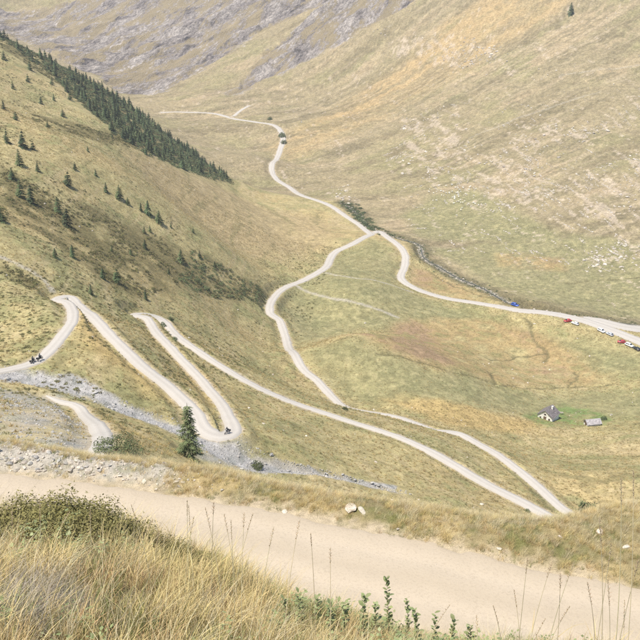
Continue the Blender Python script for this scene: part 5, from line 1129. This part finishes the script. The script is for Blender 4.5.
# ruined dry-stone wall behind the house
bm = bmesh.new(); rw = random.Random(3)
for k in range(44):
    s = k / 43; px, py = -4.5 + 9.5 * s, 1.2 * math.sin(s * 3) ; q = bmesh.ops.create_icosphere(bm, subdivisions=1, radius=rw.uniform(.25, .5))
    for v in q['verts']: v.co = Vector((v.co.x * rw.uniform(.9, 1.2) + px, v.co.y + py, v.co.z * .7 + rw.uniform(.0, .5) * (1 if k % 2 else .4)))
wz = float(Zt([hx + 3], [hy + 6.5])[0])
tag(ob('ruined_wall', bm_mesh('ruined_wall', bm), M_stone, None, (hx + 3, hy + 6.5, wz)), 'tumbled dry-stone wall just behind the white-walled house', 'wall')

# ---------------------------------------------------------------- cars
M_tyre = mat('tyre', (0.02, 0.02, 0.02), rough=.9); M_rim = mat('rim', (0.5, 0.5, 0.52), rough=.35, metal=.8)
M_glass = mat('car_glass', (0.025, 0.03, 0.035), rough=.06, spec=.6); M_lamp = mat('lamp_glass', (.8, .8, .78), rough=.15); M_tail = mat('tail_lamp', (.4, .02, .02), rough=.2)
M_black = mat('black_plastic', (.03, .03, .03), rough=.6)
def car_meshes(kind):
    L, W, H = (4.2, 1.78, 1.5) if kind == 'hatch' else (4.6, 1.86, 1.75)
    zb = .32; belt = H * .58
    if kind == 'hatch': low = [(-2.1, .45), (-2.08, .78), (-2.0, .9), (-1.1, .97), (2.0, .93), (2.1, .8), (2.1, .42), (1.9, .30), (-1.9, .30)]; roof = [(-1.1, .95), (-.25, H), (1.2, H - .03), (1.95, .93)]
    else: low = [(-2.3, .5), (-2.28, .9), (-2.15, 1.02), (-1.2, 1.08), (2.2, 1.05), (2.3, .9), (2.3, .45), (2.1, .34), (-2.1, .34)]; roof = [(-1.2, 1.06), (-.5, H), (1.75, H - .02), (2.18, 1.05)]
    def loft(prof, w0, w1, top):
        bm = bmesh.new(); A = []; B = []
        for (px, pz) in prof:
            w = w0 if pz <= top else w1
            A.append(bm.verts.new((px, -w, pz))); B.append(bm.verts.new((px, w, pz)))
        n = len(prof)
        bm.faces.new(A); bm.faces.new(B[::-1])
        for k in range(n): bm.faces.new((A[k], B[k], B[(k + 1) % n], A[(k + 1) % n]))
        bmesh.ops.recalc_face_normals(bm, faces=bm.faces); return bm
    bm = loft(low, W / 2, W / 2, 9); bmesh.ops.bevel(bm, geom=list(bm.edges), offset=.06, segments=2, affect='EDGES'); bmesh.ops.recalc_face_normals(bm, faces=bm.faces)
    cab = loft(roof, W / 2 - .06, W / 2 - .2, 1.12 if kind != 'hatch' else 1.0); bmesh.ops.bevel(cab, geom=list(cab.edges), offset=.05, segments=2, affect='EDGES')
    tmp = bpy.data.meshes.new('t'); cab.to_mesh(tmp); cab.free(); bm.from_mesh(tmp)
    body = bm_mesh('body', bm, True)
    parts = [('body', body, None)]
    def quad(nm, pts, m, th=.015):
        b = bmesh.new(); slab(b, pts, th); bmesh.ops.recalc_face_normals(b, faces=b.faces); me = bm_mesh(nm, b); me.materials.append(m); parts.append((nm, me, m))
    (x0, z0), (x1, z1), (x2, z2), (x3, z3) = roof; w0, w1 = W / 2 - .12, W / 2 - .26
    def lerp(a, b, t): return a + (b - a) * t
    def pane(xa, za, xb, zb, off):
        return [(lerp(xa, xb, .12) - off, -w0, lerp(za, zb, .12) + .03), (lerp(xa, xb, .12) - off, w0, lerp(za, zb, .12) + .03), (lerp(xa, xb, .88) - off, w1, lerp(za, zb, .88) + .03), (lerp(xa, xb, .88) - off, -w1, lerp(za, zb, .88) + .03)]
    quad('windscreen', pane(x0, z0, x1, z1, .03), M_glass); quad('rear_window', pane(x3, z3, x2, z2, -.03), M_glass)
    for s in (-1, 1):
        for a, b in ((.08, .48), (.53, .93)):
            xb0, xb1 = lerp(x0 + .25, x3 - .2, a), lerp(x0 + .25, x3 - .2, b); xt0, xt1 = lerp(x1 + .1, x2 - .1, a), lerp(x1 + .1, x2 - .1, b)
            pts = [(xb0, s * (W / 2 - .075), z0 + .07), (xb1, s * (W / 2 - .075), z0 + .07), (xt1, s * (W / 2 - .17), z1 - .12), (xt0, s * (W / 2 - .17), z1 - .12)]
            quad('side_window', pts if s < 0 else pts[::-1], M_glass, .02)
        for xx, nm, m in ((low[1][0] - .01, 'headlight', M_lamp), (low[5][0] + .01, 'tail_light', M_tail)):
            b = bmesh.new(); box(b, xx - .03, xx + .03, s * W * .36 - .17, s * W * .36 + .17, .66, .82); me = bm_mesh(nm, b); me.materials.append(m); parts.append((nm, me, m))
    wheels = []
    bt = bmesh.new(); bmesh.ops.create_cone(bt, cap_ends=True, segments=20, radius1=.33, radius2=.33, depth=.22, matrix=Matrix.Rotation(R(90), 4, 'X')); bmesh.ops.bevel(bt, geom=[e for e in bt.edges if e.calc_length() < .2 and abs(e.verts[0].co.y - e.verts[1].co.y) < .01], offset=.03, segments=2, affect='EDGES'); ty = bm_mesh('wheel', bt, True); ty.materials.append(M_tyre)
    br = bmesh.new(); bmesh.ops.create_cone(br, cap_ends=True, segments=16, radius1=.2, radius2=.2, depth=.245, matrix=Matrix.Rotation(R(90), 4, 'X')); rm = bm_mesh('rim', br); rm.materials.append(M_rim)
    return parts, ty, rm, (L, W)
CARM = {k: car_meshes(k) for k in ('hatch', 'suv')}
def car(x, y, rz, col, kind, label):
    parts, ty, rm, (L, W) = CARM[kind]; z = float(Zt([x], [y])[0])
    e = .9; gx = float(Zt([x + math.cos(rz)], [y + math.sin(rz)])[0] - Zt([x - math.cos(rz)], [y - math.sin(rz)])[0]) / 2
    t = empty('parked_car', (x, y, z + .02)); t.rotation_euler = (0, -math.atan(gx), rz)
    pm = mat('car_paint', col, rough=.3, spec=.5, metal=.0)
    for nm, me, m in parts:
        if m is None:
            me = me.copy(); me.materials.append(pm)
        ob(nm, me, None, t)
    for sx_ in (-1, 1):
        for s in (-1, 1):
            w = ob('wheel', ty, None, t, (sx_ * L * .31, s * (W / 2 - .1), .33)); ob('rim', rm, None, w)
    tag(t, label, 'car', 'cars parked along the valley road')
def road_dir(k, x, y):
    l = ROADL[k]; i = int(np.argmin(np.hypot(l[:, 0] - x, l[:, 1] - y))); i = min(max(i, 2), len(l) - 3)
    return math.atan2(l[i + 2, 1] - l[i - 2, 1], l[i + 2, 0] - l[i - 2, 0])
CL = [((0.03, 0.09, 0.42), 'suv', 'blue car parked alone at the start of the wide gravel road'), ((0.42, 0.03, 0.03), 'hatch', 'red car parked next to a white one away from the other cars'), ((.75, .75, .74), 'hatch', 'white car parked beside the lone red one'),
      ((.76, .76, .75), 'suv', 'tall white car parked next to the silver one'), ((.45, .48, .52), 'hatch', 'silver car parked beside the tall white one'), ((.40, .03, .04), 'hatch', 'red car parked at the head of three close together'),
      ((.74, .74, .73), 'suv', 'white car parked between a red and a black one'), ((.03, .035, .035), 'hatch', 'black car parked behind a white one at the row end')]
for k, ((x, y), (col, kind, lab)) in enumerate(zip(CARS, CL)):
    car(x, y, road_dir('valley', x, y) + rng.uniform(-.25, .25) + (math.pi if k % 3 == 0 else 0) + (.9 if k in (1, 5) else 0), col, kind, lab)

# ---------------------------------------------------------------- skinned figures
def skinned(name, pts, edges, rad, sub=1):
    me = bpy.data.meshes.new(name); me.from_pydata([Vector(p) for p in pts], edges, []); o = bpy.data.objects.new(name, me); C.objects.link(o)
    m = o.modifiers.new('skin', 'SKIN'); m.use_smooth_shade = True
    for i, r_ in enumerate(rad):
        me.skin_vertices[0].data[i].radius = (r_, r_) if not isinstance(r_, tuple) else r_
    me.skin_vertices[0].data[0].use_root = True
    s = o.modifiers.new('sub', 'SUBSURF'); s.levels = sub; s.render_levels = sub
    dg = bpy.context.evaluated_depsgraph_get(); out = bpy.data.meshes.new_from_object(o.evaluated_get(dg))
    bpy.data.objects.remove(o); out.name = name
    for p in out.polygons: p.use_smooth = True
    return out
# rider seated on a motorcycle, x forward, seat 0.8 m
rp = [(-.15, 0, .86), (-.10, 0, 1.12), (.02, 0, 1.36), (.06, 0, 1.46),
      (.02, .19, 1.34), (.22, .27, 1.14), (.46, .30, 1.06), (.53, .30, 1.05), (.02, -.19, 1.34), (.22, -.27, 1.14), (.46, -.30, 1.06), (.53, -.30, 1.05),
      (-.06, .12, .84), (.28, .2, .80), (.02, .2, .40), (.16, .2, .33), (-.06, -.12, .84), (.28, -.2, .80), (.02, -.2, .40), (.16, -.2, .33)]
re = [(0, 1), (1, 2), (2, 3), (2, 4), (4, 5), (5, 6), (6, 7), (2, 8), (8, 9), (9, 10), (10, 11), (0, 12), (12, 13), (13, 14), (14, 15), (0, 16), (16, 17), (17, 18), (18, 19)]
rr = [.17, .17, .18, .07, .085, .065, .05, .045, .085, .065, .05, .045, .11, .085, .07, .055, .11, .085, .07, .055]
RIDER = skinned('person', rp, re, rr); M_suit = mat('riding_suit', (.035, .037, .045), rough=.6, var=.2, scale=5); RIDER.materials.append(M_suit)
bm = bmesh.new(); bmesh.ops.create_uvsphere(bm, u_segments=16, v_segments=12, radius=.145)
for v in bm.verts: v.co = Vector((v.co.x * 1.12 + (.03 if v.co.z < 0 and v.co.x > 0 else 0), v.co.y * .92, v.co.z))
HELM = bm_mesh('helmet', bm, True); HELM.materials.append(mat('helmet_shell', (.06, .06, .065), rough=.25, spec=.5))
bm = bmesh.new(); bmesh.ops.create_uvsphere(bm, u_segments=12, v_segments=8, radius=.12)
for v in bm.verts: v.co = Vector((v.co.x * .6 + .095, v.co.y * .95, v.co.z * .5 + .01))
VISOR = bm_mesh('visor', bm, True); VISOR.materials.append(M_glass)
bw = bmesh.new()
for k in range(22):
    a0, a1 = 6.283 * k / 22, 6.283 * (k + 1) / 22
    for j in range(6):
        b0, b1 = 6.283 * j / 6, 6.283 * (j + 1) / 6
        f = lambda a, b: ((.27 + .055 * math.cos(b)) * math.cos(a), .055 * math.sin(b), (.27 + .055 * math.cos(b)) * math.sin(a))
        bw.faces.new([bw.verts.new(f(a0, b0)), bw.verts.new(f(a1, b0)), bw.verts.new(f(a1, b1)), bw.verts.new(f(a0, b1))])
bmesh.ops.remove_doubles(bw, verts=bw.verts, dist=1e-4); MW = bm_mesh('wheel', bw, True); MW.materials.append(M_tyre)
bw = bmesh.new()
for k in range(9):
    a = 6.283 * k / 9; d = Vector((math.cos(a), 0, math.sin(a))); s = Vector((-d.z, 0, d.x)) * .012
    slab(bw, [tuple(-s), tuple(d * .24 - s), tuple(d * .24 + s), tuple(s)], .02)
MR = bm_mesh('spokes', bw); MR.materials.append(M_rim)
def tube(bm, pts, rad, n=7):
    pr = None
    for i, p in enumerate(pts):
        p = Vector(p); d = (Vector(pts[min(i + 1, len(pts) - 1)]) - Vector(pts[max(i - 1, 0)])).normalized()
        a = d.orthogonal().normalized(); b = d.cross(a)
        ring = [bm.verts.new(p + (a * math.cos(6.283 * j / n) + b * math.sin(6.283 * j / n)) * rad) for j in range(n)]
        if pr:
            for j in range(n): bm.faces.new((pr[j], pr[(j + 1) % n], ring[(j + 1) % n], ring[j]))
        pr = ring
def bike_part(nm, fn, m):
    b = bmesh.new(); fn(b); me = bm_mesh(nm, b, False); me.materials.append(m); return nm, me
M_bk = mat('motorcycle_paint', (.05, .05, .055), rough=.35, spec=.5)
def f_tank(b): slab(b, [(-.05, -.13, .98), (.4, -.13, .98), (.46, .13, .98), (-.05, .13, .98)][::1], .22); bmesh.ops.recalc_face_normals(b, faces=b.faces); bmesh.ops.bevel(b, geom=list(b.edges), offset=.05, segments=2, affect='EDGES')
def f_seat(b): slab(b, [(-.75, -.13, .84), (-.04, -.13, .80), (-.04, .13, .80), (-.75, .13, .84)], .1); bmesh.ops.recalc_face_normals(b, faces=b.faces)
def f_frame(b): tube(b, [(.62, 0, .98), (.05, 0, .72), (-.2, 0, .45), (-.72, 0, .33)], .04); tube(b, [(.6, 0, .9), (.3, 0, .35), (-.2, 0, .32)], .035); tube(b, [(-.05, 0, .75), (-.7, 0, .78)], .03)
def f_fork(b):
    for s in (-.09, .09): tube(b, [(.56, s, 1.02), (.78, s, .33)], .025)
def f_bar(b): tube(b, [(.50, -.36, 1.06), (.56, -.15, 1.05), (.56, .15, 1.05), (.50, .36, 1.06)], .018)
def f_eng(b): box(b, -.12, .28, -.17, .17, .33, .68); bmesh.ops.bevel(b, geom=list(b.edges), offset=.04, segments=1, affect='EDGES')
def f_exh(b): tube(b, [(.25, .16, .4), (.0, .18, .28), (-.4, .18, .35), (-.8, .18, .48)], .045)
def f_lamp(b): bmesh.ops.create_uvsphere(b, u_segments=10, v_segments=8, radius=.09, matrix=Matrix.Translation((.70, 0, .98)))
def f_case(b):
    for s in (-1, 1): box(b, -.85, -.45, s * .2 + (-.0 if s > 0 else -.2), s * .2 + (.2 if s > 0 else 0), .48, .82)
BIKE = [bike_part('tank', f_tank, M_bk), bike_part('seat', f_seat, M_black), bike_part('frame', f_frame, M_black), bike_part('fork', f_fork, M_rim), bike_part('handlebar', f_bar, M_black), bike_part('engine', f_eng, M_rim), bike_part('exhaust', f_exh, M_rim), bike_part('headlight', f_lamp, M_lamp), bike_part('pannier', f_case, M_black)]
RLAB = [('front of two motorcycles stopped where the road crosses the gully', 'dark-suited rider seated on the front of two motorcycles at the gully', ),
        ('second of two motorcycles stopped where the road crosses the gully', 'dark-suited rider seated on the second of two motorcycles at the gully'),
        ('lone dark motorcycle in the lower hairpin bend above the scree', 'lone dark-suited rider on a motorcycle in the lower hairpin bend')]
for k, (x, y) in enumerate(RIDERS):
    l = ROADL['hairpin']; i = int(np.argmin(np.hypot(l[:, 0] - x, l[:, 1] - y))); zz = l[i, 3] + .03
    x += (l[i, 0] - x) * .6; y += (l[i, 1] - y) * .6
    if k < 2: x += (-1, 1)[k] * 1.3 * math.cos(road_dir('hairpin', x, y)); y += (-1, 1)[k] * 1.3 * math.sin(road_dir('hairpin', x, y))
    rz = road_dir('hairpin', x, y) + (0 if k < 2 else math.pi) + rng.uniform(-.2, .2)
    t = empty('motorcycle', (x, y, zz), rz)
    for nm, me in BIKE: ob(nm, me, None, t)
    for wx in (-.72, .78):
        w = ob('wheel', MW, None, t, (wx, 0, .325)); ob('spokes', MR, None, w)
    tag(t, RLAB[k][0], 'motorcycle', 'motorcycles on the hairpin road')
    p = ob('person', RIDER, None, None, (x, y, zz)); p.rotation_euler = (0, 0, rz)
    h = ob('helmet', HELM, None, p, (.09, 0, 1.58)); ob('visor', VISOR, None, h)
    tag(p, RLAB[k][1], 'person', 'riders on the hairpin road')

# ---------------------------------------------------------------- sheep
spn = [(0, 0, .62), (.28, 0, .64), (.48, 0, .76), (.60, 0, .90), (.76, 0, .84), (-.28, 0, .63), (-.46, 0, .66), (-.55, 0, .5)]
sed = [(0, 1), (1, 2), (2, 3), (3, 4), (0, 5), (5, 6), (6, 7)]; srd = [.27, .25, .17, .11, .06, .26, .17, .05]
for bx_, side in ((.26, .12), (.26, -.12), (-.30, .12), (-.30, -.12)):
    i = len(spn); root = 1 if bx_ > 0 else 5; kx = .02 if bx_ > 0 else -.05
    spn += [(bx_, side, .42), (bx_ + kx, side, .24), (bx_, side, .02)]; srd += [.09, .045, .04]; sed += [(root, i), (i, i + 1), (i + 1, i + 2)]
for s in (-1, 1):
    i = len(spn); spn.append((.57, s * .13, .93)); srd.append(.03); sed.append((3, i))
SHEEPM = skinned('sheep', spn, sed, srd); SHEEPM.materials.append(mat('fleece', (.74, .70, .60), rough=.95, var=.1, scale=6))
szs = Zt([q[0] for q in SHEEP], [q[1] for q in SHEEP])
for (x, y), z in zip(SHEEP, szs):
    o = ob('sheep', SHEEPM, None, None, (x, y, z - .02)); o.rotation_euler = (0, 0, rng.uniform(0, 6.28)); s = rng.uniform(1.05, 1.4); o.scale = (s, s, s)
    tag(o, 'white sheep grazing on the green patch at the foot of the mountainside', 'sheep', 'grazing flock of sheep')

# ---------------------------------------------------------------- haze
zmax = float(GZ.max()) + 4; zmin = float(GZ.min()) - 3
bm = bmesh.new(); box(bm, float(GX.min()) - 5, float(GX.max()) + 5, -14, float(GY.max()) + 5, zmin, max(zmax, 6))
hz = ob('haze', bm_mesh('haze', bm)); hm = bpy.data.materials.new('haze'); hm.use_nodes = True
N = hm.node_tree.nodes; N.remove(N['Principled BSDF']); pv = N.new('ShaderNodeVolumePrincipled')
pv.inputs['Color'].default_value = (.97, .97, 1, 1); pv.inputs['Density'].default_value = HAZE; pv.inputs['Anisotropy'].default_value = 0.2
hm.node_tree.links.new(pv.outputs[0], N['Material Output'].inputs['Volume'])
hz.data.materials.append(hm); tag(hz, 'thin pale haze filling the valley air', kind='stuff')
